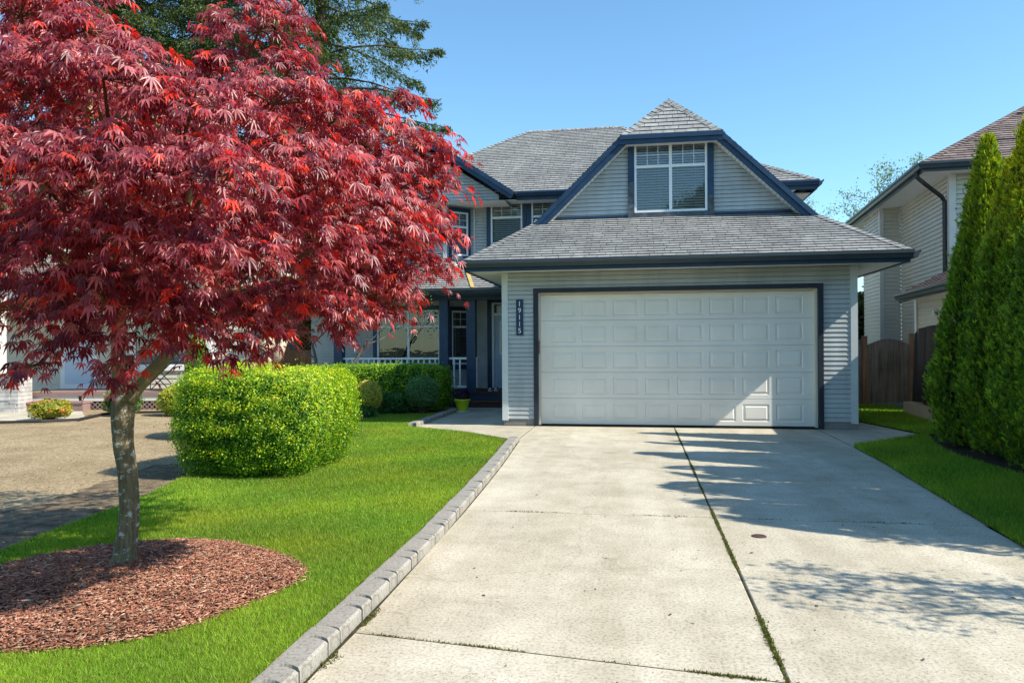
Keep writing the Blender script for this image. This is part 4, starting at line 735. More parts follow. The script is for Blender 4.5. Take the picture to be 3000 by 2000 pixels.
# ---------------------------------------------------------------- arborvitae screen
def arborvitae(name, label, x, y, h, r, seed, n, sun_gold=0., ex=.5):
    R = np.random.RandomState(seed); T = empty(name, (x, y, 0), 0, label, 'tree', 'columnar evergreens along the right side')
    def prof(t): return r*np.clip(.74+1.3*t, 0, 1)*np.clip((1-t)/.85, 0, 1)**ex
    m = 9; nc = n//m; t = R.rand(nc)**.9; a = R.uniform(0, 2*np.pi, nc); z = .05+t*(h-.06)
    top_ = np.clip((t-.60)/.2, 0, 1); sp_ = np.floor((a+seed)/(2*np.pi/3)) % 3; sa = sp_*(2*np.pi/3)+math.pi/3-seed; so_ = .26*r*top_*(sp_ > 0)*(ex < .7); hz = np.where(sp_ == 1, .95, np.where(sp_ == 2, .90, 1.)) if ex < .7 else 1.; z = z*(1-top_*(1-hz))
    val = np.abs(np.sin(a*3.5+seed+1.2*t+.5*np.sin(t*6)))**.5; lob = .30*(val-.75)+.07*np.sin(a*9+seed*2-5*t)+.05*np.sin(t*h*7+a*3)
    rad = prof(t)*(1+lob)*(1-.3*top_*(ex < .7))*(1-R.beta(1.1, 5, nc)*.4)+.01+R.exponential(.022, nc)*(R.rand(nc) < .25); out = np.stack([np.cos(a), np.sin(a), 0*a], 1); C = np.stack([x+rad*np.cos(a)+so_*np.cos(sa), y+rad*np.sin(a)+so_*np.sin(sa), z], 1)
    ax = unit(out*R.uniform(.15, .9, nc)[:, None]+np.array([0, 0, 1.])+R.normal(0, .15, (nc, 3))); pn = unit(np.cross(ax, out+R.normal(0, .5, (nc, 3)))); ps = np.cross(pn, ax) if False else unit(np.cross(ax, pn)); fan = np.where(R.rand(nc) < .5, 1., 0.)[:, None]; ps = unit(ps*fan+pn*(1-fan))
    L = R.uniform(.055, .12, nc); ang = np.linspace(-1.0, 1.0, m)[None]+R.normal(0, .12, (nc, m)); d = ax[:, None]*np.cos(ang)[..., None]+ps[:, None]*np.sin(ang)[..., None]
    st = C[:, None]+ax[:, None]*(R.uniform(-.4, .25, (nc, m))*L[:, None])[..., None]; ll = (L[:, None]*(1-.35*np.abs(ang))*R.uniform(.5, .8, (nc, m)))[..., None]; nn = unit(np.cross(d, ps[:, None]+R.normal(0, .6, (nc, m, 3)))); wv = unit(np.cross(d, nn))*ll*.13
    vs = np.stack([st, st+d*ll*.5+wv, st+d*ll, st+d*ll*.5-wv], 2).reshape(-1, 3); q = nc*m; k = np.arange(q)[:, None]*4; fs = np.concatenate([k+[0, 1, 2], k+[0, 2, 3]], 1).reshape(-1, 3)
    b = R.rand(nc)[:, None]; c = np.array([[.045, .105, .012]])+b**1.6*np.array([[.26, .34, .012]]); g = np.clip((z/h-.56)*3.5, 0, 1)[:, None]*sun_gold*(R.rand(nc) < .8)[:, None]; c = c*(1-g)+g*np.array([[.62, .55, .02]])*R.uniform(.5, 1.1, (nc, 1)); c[R.rand(nc) < .02] = (.14, .08, .03)  # yellower towards the tip: sunlight on the treetops put into the leaf colour
    cc = np.repeat(c, m*4, 0)*np.tile([.8, 1, 1.25, 1], q)[:, None]
    npmesh('foliage', vs, fs, CONIF, T, cc); mb = MB(); mb.tube([(x, y, -.02), (x, y, h*.5), (x, y, h*.93)], [.07, .05, .01], 8); mb.build('trunk', PBARK, T)
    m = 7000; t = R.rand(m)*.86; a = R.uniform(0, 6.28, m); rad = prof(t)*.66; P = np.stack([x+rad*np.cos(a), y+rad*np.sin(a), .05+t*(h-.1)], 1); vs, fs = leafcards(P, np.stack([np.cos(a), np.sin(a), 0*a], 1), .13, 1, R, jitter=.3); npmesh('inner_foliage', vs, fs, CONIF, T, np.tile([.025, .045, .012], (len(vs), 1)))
    return T
for i, (x, y, h, r, gd_, n, ex, lb) in enumerate([(4.90, 11.6, 4.38, .76, .45, 190000, .85, 'farthest columnar evergreen, its slim tip beside the neighbouring roof'), (4.93, 10.45, 4.3, .76, 1., 200000, .52, 'columnar evergreen with tips coloured sunlit gold, second from the house'), (4.90, 9.2, 4.4, .84, .8, 200000, .48, 'tall columnar evergreen cut by the right edge of the picture'), (4.98, 8.0, 4.15, .92, .1, 60000, .35, 'columnar evergreen fourth from the house, casting a spiky shadow on the drive'), (4.98, 6.9, 4.2, .88, .1, 60000, .35, 'fifth columnar evergreen from the house, casting a spiky shadow'), (4.98, 5.9, 4.1, .88, .1, 60000, .35, 'nearest columnar evergreen of the row, casting the last spiky shadow')]):
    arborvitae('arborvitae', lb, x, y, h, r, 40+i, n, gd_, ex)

# ---------------------------------------------------------------- conifers and background trees
def conifer(x, y, h, R0, seed, label, zlo=3., nb=125, lean=0, per=520):
    R = np.random.RandomState(seed); T = empty('tall_conifer', (x, y, 0), 0, label, 'tree', 'tall conifers behind the houses'); mb = MB(); mb.tube([(x, y, -.1), (x+.05, y, h*.4), (x, y, h*.8), (x, y, h)], [.38, .28, .12, .02], 9); mb.build('trunk', PBARK, T)
    bm = MB(); PV = []; UP = []
    for i in range(nb):
        t = i/nb; z0 = zlo+(h-zlo)*t; a = i*2.399+R.uniform(-.4, .4); L = R0*(1-t)**.5*R.uniform(.6, 1.1)+.2; d = np.array([math.cos(a), math.sin(a), 0]); dr = .22+.35*(1-t)
        ss = np.linspace(0, 1, 5); pts = [np.array([x, y, z0])+d*L*s+np.array([0, 0, .12*L*s-dr*L*s*s*.8+.25*L*max(0, s-.75)]) for s in ss]; bm.tube([tuple(p) for p in pts], list(.05*(1-ss)+.008), 4, False)
        m = int(per*L/R0*1.5)+12; s = R.beta(1.5, 1.0, m); c = np.array([np.interp(s, ss, [p[k] for p in pts]) for k in range(3)]).T; sw = np.cross(d, [0, 0, 1]); wd = .20*L*(1-s)**.7*np.clip(s*4, 0, 1)+.13
        off = R.uniform(-1, 1, m)*wd; c = c+sw*off[:, None]*.9+d*(-np.abs(off)*.35)[:, None]; cl_ = .5+.5*np.sin(s*L*5.5+R.uniform(0, 6)); c[:, 2] -= np.abs(R.normal(0, .30, m))*(.25+1.1*cl_)*(.6+1.2*np.clip(1-s, 0, 1))+.3*np.abs(off); PV.append(c); UP.append(unit(d*.6+sw*off[:, None]/wd[:, None]*.6+np.array([0, 0, -.75])+R.normal(0, .35, (m, 3))))
    P = np.concatenate(PV); U = np.concatenate(UP); n = len(P); L = R.uniform(.08, .19, n)[:, None]; reps = 4; vs = []; 
    for k in range(reps):
        u = unit(U+R.normal(0, .45, (n, 3))); sd = unit(np.cross(u, R.normal(0, 1, (n, 3)))); q = P+R.normal(0, .05, (n, 3)); vs.append(np.stack([q, q+sd*L*.14+u*L*.4, q+u*L, q-sd*L*.14+u*L*.4], 1).reshape(-1, 3))
    vs = np.concatenate(vs); n = len(vs)//4; k = np.arange(n)[:, None]*4; fs = np.concatenate([k+[0, 1, 2], k+[0, 2, 3]], 1).reshape(-1, 3); c = np.array([[.03, .055, .02]])+R.rand(n)[:, None]**2.2*np.array([[.15, .16, .025]]); c[R.rand(n) < .02] = (.13, .06, .03)
    npmesh('crown', vs, fs, CONIF, T, np.repeat(c, 4, 0)); bm.build('branch', PBARK, T); return T
def cpos(u, v, D):   # metres lateral/depth from the camera axis
    lx = (u-1500)/2200*D; return lx*cth-D*sth, lx*sth+D*cth
for i, (u, D, h, R0, lb) in enumerate([(945, 30, 26, 6.9, 'tall conifer with drooping boughs rising directly left of the house roof'), (610, 33, 27, 6.4, 'tall conifer behind the crown of the maple, middle of the three'), (330, 31, 26, 6.2, 'leftmost tall conifer behind the neighbouring house')]):
    x, y = cpos(u, 0, D); conifer(x, y, h, R0, 60+i, lb)
def broadleaf(name, label, x, y, h, cr, seed, nleaf, size, cols, trunk_r=.12, barkm=None, z0=None, depthm=None, flat=.8, group=None, lmat=None, stems=1):
    R = np.random.RandomState(seed); random.seed(seed); T = empty(name, (x, y, 0), 0, label, 'tree', group); mb = MB(); tips = []; z0 = z0 or h*.35
    def grow(p, d, L, r, lev):
        pts = [p]; rad = [r]; q = p.copy(); dd = d.copy()
        for k in range(4): dd = (dd+Vector(R.normal(0, .16, 3))+V(0, 0, .05)).normalized(); q = q+dd*L/4; pts.append(q.copy()); rad.append(r*(1-.12*(k+1)))
        mb.tube(pts, rad, 7 if lev < 2 else 4, False)
        if lev >= 3: tips.append((pts[-1], dd)); tips.append((pts[2], dd)); return
        for k in range(3 if lev < 2 else 4):
            a = R.uniform(0, 6.28); s = V(math.cos(a), math.sin(a), R.uniform(-.1, .6)); grow(pts[-1] if k < 2 else pts[-2], (dd*.55+s*.75).normalized(), L*R.uniform(.6, .8), rad[-1]*.62, lev+1)
    for s_ in range(stems): grow(V(x+R.uniform(-.1, .1)*(stems > 1), y, -.03), V(R.uniform(-.1, .1), R.uniform(-.1, .1), 1).normalized(), z0, trunk_r, 0)
    mb.build('trunk', barkm or PBARK, T, True); tp = np.array([tuple(t[0]) for t in tips]); i = R.randint(0, len(tp), nleaf); P = tp[i]+R.normal(0, cr*.12, (nleaf, 3)); vs, fs = leafcards(P, np.array([[0, 0, 1.]])+0*P, size, .5, R, jitter=.8); cols = np.array(cols); c = cols[R.randint(0, len(cols), nleaf)]*R.uniform(.7, 1.2, nleaf)[:, None]
    npmesh('crown', vs, fs, lmat or GREEN, T, np.repeat(c, 4, 0)); return T
x, y = cpos(2490, 0, 38); broadleaf('leafing_tree', 'small far tree with sparse young leaves between the two right roofs', x-.3, y, 9, 1.6, 71, 5200, .12, [(.13, .18, .08), (.2, .25, .12)], .36, z0=4.5)
x, y = cpos(2500, 0, 24); shrub('side_shrub', 'dark leafy shrub seen through the gap behind the gate post', 'shrub', (x-.1, y, 1.6), (.7, .5, 1.6), 5000, .12, [(.04, .08, .03), (.10, .15, .05)], 72, 2, rel=.2)
# tree standing beyond the right edge, its twigs shade the lower right of the drive
def reach_tree():
    R = np.random.RandomState(77); T = empty('street_tree', (6.6, 4.1, 0), 0, 'tree just beyond the right edge whose twig shadow lies on the lower right drive', 'tree'); mb = MB(); tips = []
    mb.tube([(6.6, 4.1, -.03), (6.55, 4.1, 1.0), (6.4, 4.1, 2.0), (6.2, 4.1, 2.8)], [.09, .08, .07, .04], 8)
    for (p, q, k) in (((6.5, 4.1, 1.7), (3.75, 4.05, 2.55), 9), ((6.45, 4.1, 1.9), (4.3, 4.25, 2.75), 8), ((6.45, 4.1, 1.8), (4.0, 3.75, 2.35), 8), ((6.4, 4.1, 2.1), (4.9, 4.0, 3.0), 6)):
        p, q = np.array(p), np.array(q); mb.tube([tuple(p), tuple((p+q)/2+[0, 0, .1]), tuple(q)], [.035, .02, .006], 5, False)
        for i in range(k*3):
            t = R.uniform(.25, 1); a = p+(q-p)*t+[0, 0, .1*math.sin(math.pi*t)]; e = a+np.array([-R.uniform(.1, .4), R.normal(0, .13), R.normal(.02, .13)]); mb.tube([tuple(a), tuple(e)], [.008, .003], 4, False); tips += [a*.5+e*.5, e, e]
    mb.build('trunk', PBARK, T, True); tips = np.array(tips); P = tips[R.randint(0, len(tips), 2600)]+R.normal(0, .06, (2600, 3)); vs, fs = leafcards(P, np.array([[-.7, .1, .7]])+0*P, .055, .6, R, jitter=.8); npmesh('crown', vs, fs, GREEN, T, np.tile([.08, .16, .03], (len(vs), 1)))
reach_tree()
# pale stripped trunk and two grey stems behind the big shrub
x, y = cpos(795, 0, 13.2); T = empty('pruned_tree', (x, y, 0), 0, 'pale stripped trunk of a cut-back tree behind the large bright shrub', 'tree'); mb = MB(); mb.tube([(x+.06, y, 0), (x+.04, y, .6), (x, y, 1.0), (x-.06, y, 1.35), (x-.10, y, 1.7)], [.16, .16, .15, .15, .12], 12, jit=.05); mb.tube([(x+.02, y-.02, 1.15), (x+.16, y-.02, 1.38), (x+.26, y, 1.62)], [.10, .085, .06], 9); mb.build('trunk', PALEB, T, True)
for u, D, sd_, lb in ((925, 19, 81, 'bare grey multi-stem small tree left of the porch'), (1000, 17.5, 82, 'grey smooth-barked small tree nearest the porch railing')):
    x, y = cpos(u, 0, D); broadleaf('garden_tree', lb, x, y, 4, 1.5, sd_, 700, .07, [(.10, .14, .03), (.22, .12, .05)], .06, z0=1.7, barkm=mat('grey_bark', (.10, .09, .08), .9, .1, .3))

poly('road', [(-60, -12), (60, -12), (60, -3), (-60, -3)], -.05, mat('asphalt', (.06, .06, .062), .9, .2, .2, 8))
for i, (x_, y_, h_, sd_) in enumerate(((-21, -20, 10, 201), (-15, -19, 10, 202), (-6, -22, 13, 203), (4, -20, 12, 204))):
    broadleaf('far_side_tree', 'tree across the street, %s of four mirrored in the window panes' % ORD[i], x_, y_, h_, h_*.32, sd_, 14000, .36, [(.04, .08, .02), (.08, .13, .03)], .3, z0=h_*.42, group='trees across the street')
# ---------------------------------------------------------------- red maple
T = empty('red_maple', (-3.27, 4.3, 0), 0, 'Japanese maple with deep red drooping leaves growing out of the round mulch bed', 'tree')
mb = MB(); bp0 = V(-3.27, 4.36, 0)
tr = [(-3.31, 4.34, .0), (-3.28, 4.34, .06), (-3.245, 4.35, .15), (-3.235, 4.36, .35), (-3.24, 4.36, .6), (-3.275, 4.35, .8), (-3.285, 4.35, .95), (-3.265, 4.34, 1.08), (-3.235, 4.33, 1.2)]
tr = [(-3.275, 4.34, .0), (-3.265, 4.34, .06), (-3.255, 4.35, .18), (-3.235, 4.36, .4), (-3.245, 4.36, .65), (-3.268, 4.35, .85), (-3.262, 4.34, 1.05), (-3.235, 4.33, 1.22)]; mb.tube(*smooth_path(tr, [.15, .088, .067, .06, .059, .062, .07, .062], 7), 28, jit=.012); mb.build('trunk', BARK, T, True)
mb = MB(); random.seed(3)
limbs = [([(-3.25, 4.33, 1.14), (-3.26, 4.3, 1.35), (-3.22, 4.25, 1.6), (-3.18, 4.2, 1.85), (-3.1, 4.1, 2.2)], [.05, .043, .04, .035, .03]),
([(-3.23, 4.33, 1.12), (-3.13, 4.36, 1.25), (-3.0, 4.38, 1.38), (-2.88, 4.4, 1.55), (-2.7, 4.4, 1.8), (-2.4, 4.35, 2.1)], [.052, .045, .042, .04, .034, .026]),
([(-3.1, 4.1, 2.2), (-2.95, 3.9, 2.5), (-2.8, 3.7, 2.8)], [.028, .022, .014]), ([(-3.2, 4.22, 1.75), (-3.3, 4.0, 1.95), (-3.4, 3.6, 2.2), (-3.35, 3.3, 2.5)], [.03, .024, .018, .012]),
([(-2.7, 4.4, 1.8), (-2.3, 4.5, 1.85), (-1.9, 4.55, 1.95), (-1.5, 4.5, 2.1)], [.03, .024, .018, .01]), ([(-2.4, 4.35, 2.1), (-2.1, 4.1, 2.4), (-1.8, 3.9, 2.7)], [.025, .018, .01]), ([(-2.88, 4.4, 1.55), (-2.6, 4.1, 1.65), (-2.3, 3.8, 1.7), (-2.0, 3.6, 1.75)], [.026, .02, .015, .01]), ([(-3.22, 4.25, 1.6), (-3.0, 3.9, 1.7), (-2.8, 3.5, 1.75), (-2.6, 3.2, 1.8)], [.025, .018, .014, .01])]
for p, r in limbs: mb.tube(*smooth_path(p, r), 12, jit=.03)
mb.build('limb', LIMB, T, True)
for p, r in [([(-2.30, 2.98, 2.02), (-2.38, 2.98, 2.3), (-2.40, 2.98, 2.62)], [.018, .017, .015]), ([(-2.60, 2.9, 1.95), (-2.56, 2.9, 2.2), (-2.545, 2.88, 2.44)], [.02, .018, .0155]), ([(-1.87, 2.80, 1.86), (-1.82, 2.80, 1.99), (-1.78, 2.79, 2.1)], [.016, .015, .013]), ([(-2.18, 3.16, 2.48), (-2.28, 3.2, 2.62), (-2.33, 3.22, 2.86)], [.013, .011, .009])]:
    mb = MB(); mb.tube(*smooth_path(p, r), 9, jit=.03); mb.build('pruned_stub', STUB, T, True)
LB = np.array([(-2.92,3.16,1.65,0.36,0.18),(-2.32,2.96,1.68,0.34,0.18),(-2.07,3.00,1.59,0.26,0.17),(-1.97,3.32,1.60,0.36,0.16),(-1.73,3.66,1.66,0.39,0.16),(-1.52,4.00,1.75,0.29,0.21),(-1.38,4.23,1.89,0.30,0.24),(-2.53,2.82,1.92,0.33,0.16),(-2.07,2.70,1.89,0.31,0.15),(-1.70,2.76,1.86,0.31,0.16),(-1.55,3.19,1.94,0.34,0.20),(-1.37,3.72,2.12,0.35,0.23),(-1.26,4.25,2.13,0.24,0.24),(-1.31,4.24,2.41,0.28,0.22),(-2.40,2.64,2.23,0.33,0.16),(-1.97,2.61,2.17,0.32,0.16),(-1.62,2.67,2.11,0.32,0.17),(-1.46,3.10,2.23,0.33,0.19),(-1.34,3.63,2.47,0.31,0.19),(-1.17,4.16,2.62,0.18,0.10),(-2.51,2.72,2.57,0.34,0.17),(-2.10,2.69,2.53,0.30,0.15),(-1.75,2.75,2.42,0.27,0.12),(-1.57,3.08,2.52,0.30,0.17),(-1.43,3.51,2.61,0.24,0.13),(-1.33,4.04,2.84,0.15,0.05),(-2.75,2.99,2.96,0.39,0.19),(-2.39,2.95,2.85,0.22,0.10),(-1.88,3.54,3.06,0.29,0.17),(-1.64,3.38,2.79,0.18,0.11),(-2.00,3.42,2.85,0.17,0.08),(-2.74,2.99,1.36,0.08,0.05),(-2.32,3.06,1.37,0.08,0.06),(-1.90,3.33,1.45,0.13,0.07),(-2.52,3.03,1.49,0.14,0.07),(-1.35,4.03,1.69,0.11,0.08),(-3.33,3.09,2.64,0.41,0.41),(-3.61,3.25,2.10,0.43,0.43),(-3.43,4.09,2.65,0.79,0.63),(-2.67,4.52,2.57,0.89,0.67),(-1.94,4.74,2.45,0.52,0.50),(-3.30,4.21,2.03,0.75,0.36),(-2.50,4.65,1.95,0.80,0.34),(-4.3,4.6,2.3,.7,.6),(-3.6,5.4,2.3,.8,.6),(-2.6,5.5,2.3,.8,.55),(-3.1,3.3,3.25,.45,.2),(-2.75,3.15,3.2,.35,.12),(-3.5,3.9,3.3,.5,.25),(-2.25,3.0,2.78,.2,.07),(-1.85,4.95,2.15,.40,.35),(-2.1,5.3,1.95,.45,.3),(-2.05,5.1,2.5,.45,.3)])
R = np.random.RandomState(5); LP = []; LD = []; TW = MB(); CEN = np.array([-3.1, 4.25, 2.0])
for j, (cx_, cy_, cz_, rw, rh) in enumerate(LB):
    front = j < 37; n = int((rw*rw*(620 if front else 330)+rw*rh*(1050 if front else 420))) if True else 0; n = max(n, 14); r3 = np.array([rw, rw*(.8 if front else 1), rh])
    D = unit(R.normal(0, 1, (n, 3))); D[:, 2] = np.where(R.rand(n) < .62, np.abs(D[:, 2]), D[:, 2]); rho = R.uniform(.35, 1.05, n)**.5
    m = 8; ns_ = max(int(n*(3.7 if front else 4.6))//m, 3); D = D[:ns_] if len(D) >= ns_ else D[R.randint(0, len(D), ns_)]; rho = R.uniform(.45, 1.0, ns_)**.5
    P0 = np.array([cx_, cy_, cz_])+D*r3*rho[:, None]; out = P0-CEN; out[:, 2] = 0; d0 = unit(unit(out)*1.3+unit(D*[1, 1, 0]+1e-6)*.8+R.normal(0, .35, (ns_, 3))*[1, 1, .2]); d0[:, 2] = 0; d0 = unit(d0); Ls = R.uniform(.10, .24, ns_)
    tt = np.tile(np.linspace(-.5, .5, m), (ns_, 1))+R.normal(0, .06, (ns_, m)); sw = np.cross(d0, [0, 0, 1.]); off = R.normal(0, .035, (ns_, m)); P = P0[:, None]+d0[:, None]*(tt*Ls[:, None])[..., None]+sw[:, None]*off[..., None]+np.array([0, 0, -1.])*((tt+.5)**2*Ls[:, None]*.45)[..., None]+R.normal(0, .012, (ns_, m, 3))
    d = unit(d0[:, None]+sw[:, None]*(off*16)[..., None]+R.normal(0, .25, (ns_, m, 3))*[1, 1, .2]); P = P.reshape(-1, 3); n = len(P); LP.append(P); LD.append(d.reshape(-1, 3))
    c0 = np.array([cx_, cy_, cz_]); root = Vector(c0*.72+CEN*.28-[0, 0, .12*rh/.18]); TW.tube([root, Vector(c0*.9+CEN*.1)-V(0, 0, .04), Vector(c0)], [.012, .009, .006], 5, False)
    for k in range(min(n//10, 12) if front else 5):
        q = P[R.randint(n)]; TW.tube([Vector(c0), Vector((c0+q)/2)+V(0, 0, .03), Vector(q)], [.005, .0035, .0018], 4, False)
TW.build('twig', mat('maple_twig', (.16, .08, .05), .8, .2, .3), T)
P = np.concatenate(LP); D = np.concatenate(LD); n = len(P)
def maple_leaves(P, D, R, size=(.032, .072)):
    n = len(P); droop = R.uniform(.25, 1.15, n); D = D*[1, 1, 0]; D = unit(D+1e-6); ax = D*np.cos(droop)[:, None]+np.array([0, 0, -1.])*np.sin(droop)[:, None]; roll = R.normal(0, .45, n); sdv = unit(np.cross(ax, np.array([0, 0, 1.]))+np.array([0, 0, 1.])*roll[:, None]); sdv = unit(sdv-ax*(sdv*ax).sum(1)[:, None]); nm = np.cross(sdv, ax)
    L = R.uniform(size[0], size[1], n); V_ = []; F_ = []; base = 0; angs = np.radians([-98, -62, -30, 0, 30, 62, 98]); ln = [.45, .78, .96, 1., .96, .78, .45]
    NV = 1+7*4; vs = np.zeros((n, NV, 3)); vs[:, 0] = P
    for k, (a, l) in enumerate(zip(angs, ln)):
        a_ = a*R.uniform(.85, 1.1, n); l_ = L*l*R.uniform(.85, 1.12, n); dd = ax*np.cos(a_)[:, None]+sdv*np.sin(a_)[:, None]; pp = -ax*np.sin(a_)[:, None]+sdv*np.cos(a_)[:, None]; curl = R.uniform(.12, .5, n)
        mid = P+dd*(l_*.45)[:, None]-nm*(0*l_)[:, None]; wv = pp*(l_*.10)[:, None]; up = nm*(l_*.05)[:, None]; tip = P+dd*(l_*.96)[:, None]-np.array([0, 0, 1.])*(l_*curl*.6)[:, None]-nm*(l_*curl*.25)[:, None]
        vs[:, 1+k*4] = mid+wv+up; vs[:, 2+k*4] = mid-wv+up; vs[:, 3+k*4] = tip; vs[:, 4+k*4] = mid-nm*(l_*.03)[:, None]
    f = []
    for k in range(7): i = 1+k*4; f += [[0, i, i+3], [0, i+3, i+1], [i, i+2, i+3], [i+3, i+2, i+1]]
    fs = (np.arange(n)[:, None, None]*NV+np.array(f)[None]).reshape(-1, 3); return vs.reshape(-1, 3), fs, NV
vs, fs, NV = maple_leaves(P, D, R)
pal = np.array([[.15, .024, .036], [.22, .042, .052], [.30, .085, .088], [.095, .014, .024], [.48, .045, .02], [.36, .13, .135]]); c = pal[R.choice(6, n, p=[.27, .26, .14, .15, .09, .09])]*R.uniform(.75, 1.25, n)[:, None]
npmesh('leaves', vs, fs, MAPLE, T, np.repeat(c, NV, 0)); print('maple leaves', n)

# ---------------------------------------------------------------- neighbour on the right
YA_ = -.076; NB = empty('neighbour_house', (6.5, 17.1, 0), YA_, 'beige-sided two-storey house with dark gutters behind the columnar evergreens', 'house'); Mn = Matrix.Translation((6.5, 17.1, 0)) @ Matrix.Rotation(YA_, 4, 'Z')
EZ2 = 5.2
def side(mb, p, q, z0, z1, holes=()):     # wall from p to q (outside on the right-hand side when walking q->p)
    p, q = V(*p, 0), V(*q, 0); U = (q-p).normalized(); Nn = V(U.y, -U.x, 0); laps(mb, p, U, (0, 0, 1), Nn, [(0, z0), ((q-p).length, z0), ((q-p).length, z1), (0, z1)], .10, .018, holes=holes, slot=.012)
mb = MB(Mn); side(mb, (0, 4.0), (0, 0), .1, EZ2-.05); side(mb, (-.48, 4.0), (0, 4.0), .1, EZ2-.05); side(mb, (-.48, 6.0), (-.48, 4.0), .1, EZ2-.05); side(mb, (0, 8.5), (0, 6.0), .1, EZ2-.05); side(mb, (0, 0), (8, 0), .1, EZ2-.05, [(.5, 3.2, 2.2, 4.7)])
wl = mb.build('wall', BEIGE, NB)
mb = MB(Mn); mb.box((-.03, -.03, 2.6), (.1, -.015, EZ2-.06)); mb.box((-.03, -.014, 2.6), (-.015, .1, EZ2-.06)); mb.build('corner_board', BEIGE_T, NB); mb = MB(Mn); mb.box((-.51, 3.96, .1), (-.41, 3.98, EZ2-.06)); mb.box((-.51, 3.981, .1), (-.496, 4.08, EZ2-.06)); mb.build('corner_board', BEIGE_T, NB); mb = MB(Mn); mb.box((-.045, 3.95, .1), (-.02, 3.978, EZ2-.06)); mb.build('corner_board', BEIGE_T, NB)
e0, ey0, ey1 = -.66, -.5, 9
mb = MB(Mn); roof(mb, [(e0, ey1, EZ2), (e0, ey0, EZ2), (3.7, ey0+4.3, EZ2+2.65), (3.7, ey1, EZ2+2.65)]); roof(mb, [(e0, ey0, EZ2), (9, ey0, EZ2), (9, ey0+4.3, EZ2+2.65), (3.7, ey0+4.3, EZ2+2.65)]); rf = mb.build('roof', SHIN2, NB)
mb = MB(Mn); caps(mb, (e0, ey0, EZ2), (3.7, ey0+4.3, EZ2+2.65), V(-.61, 0, 1).normalized(), V(0, -.61, 1).normalized()); mb.build('hip_caps', SHIN2, rf)
mb = MB(Mn); gutter(mb, (e0, ey0-.08, EZ2-.01), (e0, ey1, EZ2-.01), (-1, 0, 0), .13, .12); gutter(mb, (e0-.08, ey0, EZ2-.011), (9, ey0, EZ2-.011), (0, -1, 0), .13, .12); mb.box((e0+.005, ey0+.005, EZ2-.2), (e0+.03, ey1, EZ2-.05)); mb.box((e0+.031, ey0+.005, EZ2-.2), (9, ey0+.03, EZ2-.05)); mb.build('gutter', CHAR, NB)
mb = MB(Mn); mb.face([(e0+.03, ey0+.03, EZ2-.17), (9, ey0+.03, EZ2-.17), (9, .05, EZ2-.17), (.05, .05, EZ2-.17), (.05, ey1, EZ2-.17), (e0+.03, ey1, EZ2-.17)]); mb.build('soffit', WHITE, NB)
mb = MB(Mn); mb.tube([(e0-.04, ey0+.3, EZ2-.1), (e0-.02, ey0+.3, EZ2-.25), (e0+.1, ey0+.33, EZ2-.36), (-.14, .1, EZ2-.62), (-.07, .14, EZ2-.72), (-.07, .14, 2.75)], [.045]*6, 8); mb.build('downspout', STEEL, NB); mb = MB(Mn); mb.tube([(e0-.04, 7.8, EZ2-.1), (e0+.06, 7.8, EZ2-.3), (-.3, 7.8, EZ2-.45)], [.04]*3, 6); mb.build('downspout', STEEL, NB)
window(NB, Mn @ frameM((.5, -.01, 3.2), (1, 0, 0), (0, -1, 0)), 1.7, 1.5, (1, 1), .34, None, .1, mat('teal_trim', (.10, .19, .24), .5))
mb = MB(Mn); mb.tube([(2.3, 1.9, 6.3), (2.3, 1.9, 7.0)], [.06, .06], 10); mb.lathe((2.3, 1.9, 6.5), [(.17, 0), (.12, .06), (.07, .16)], 12); mb.build('vent_pipe', STEEL, rf)
mb = MB(Mn); mb.beam((.6, .42, 5.74+.05), (4, .42, 5.79), .05, .02); mb.build('snow_guard', STEEL, rf)
# low front wing with eave towards us
mb = MB(Mn); side(mb, (-.72, -.25), (-.72, -5.0), .28, 2.42); side(mb, (0, -.25), (-.72, -.25), .28, 2.42); side(mb, (-.72, -5.0), (4, -5), .28, 2.42); mb.build('wing_wall', BEIGE, NB)
mb = MB(Mn); mb.box((-.76, -.34, .2), (-.735, -.22, 2.42)); mb.box((-.76, -.245, .2), (-.6, -.22, 2.42)); mb.build('corner_board', WHITE, NB)
mb = MB(Mn); roof(mb, [(-1.02, -.1, 2.52), (-1.02, -5.2, 2.52), (1.0, -3.2, 3.55), (1.0, -.1, 3.55)]); roof(mb, [(-1.02, -5.2, 2.52), (4, -5.2, 2.52), (4, -3.2, 3.55), (1.0, -3.2, 3.55)]); mb.build('wing_roof', SHIN2, NB)
mb = MB(Mn); gutter(mb, (-1.02, -5.25, 2.51), (-1.02, -.1, 2.51), (-1, 0, 0), .12, .11); mb.box((-1.01, -5.2, 2.36), (-.985, -.1, 2.45)); mb.hexa([(-1.02, -.1, 2.33), (-.3, -.1, 2.5), (-.3, -.07, 2.5), (-1.02, -.07, 2.33), (-1.02, -.1, 2.5), (-.3, -.1, 2.86), (-.3, -.07, 2.86), (-1.02, -.07, 2.5)]); mb.build('wing_gutter', CHAR, NB)
mb = MB(Mn); mb.face([(-.98, -5.2, 2.37), (-.7, -5.2, 2.40), (-.7, -.1, 2.40), (-.98, -.1, 2.37)]); mb.build('wing_soffit', WHITE, NB)
mb = MB(Mn); mb.box((-1.0, -5.0, -.02), (-.5, -.3, .26)); mb.build('foundation', mat('beige_step_boards', (.42, .37, .28), .7, .2, .1), NB)
lm = MB(Mn); lm.lathe((-.82, -1.9, 1.98), [(0, 0), (.05, .01), (.065, .07), (.05, .13), (0, .15)], 12); lm.box((-.74, -1.93, 2.0), (-.72, -1.87, 2.16)); tag(lm.build('wall_lamp', WHITE, None, True), 'white globe wall lamp under the low eave of the beige house', 'lamp')
tb = MB(Mn); pts = []; ns = 26
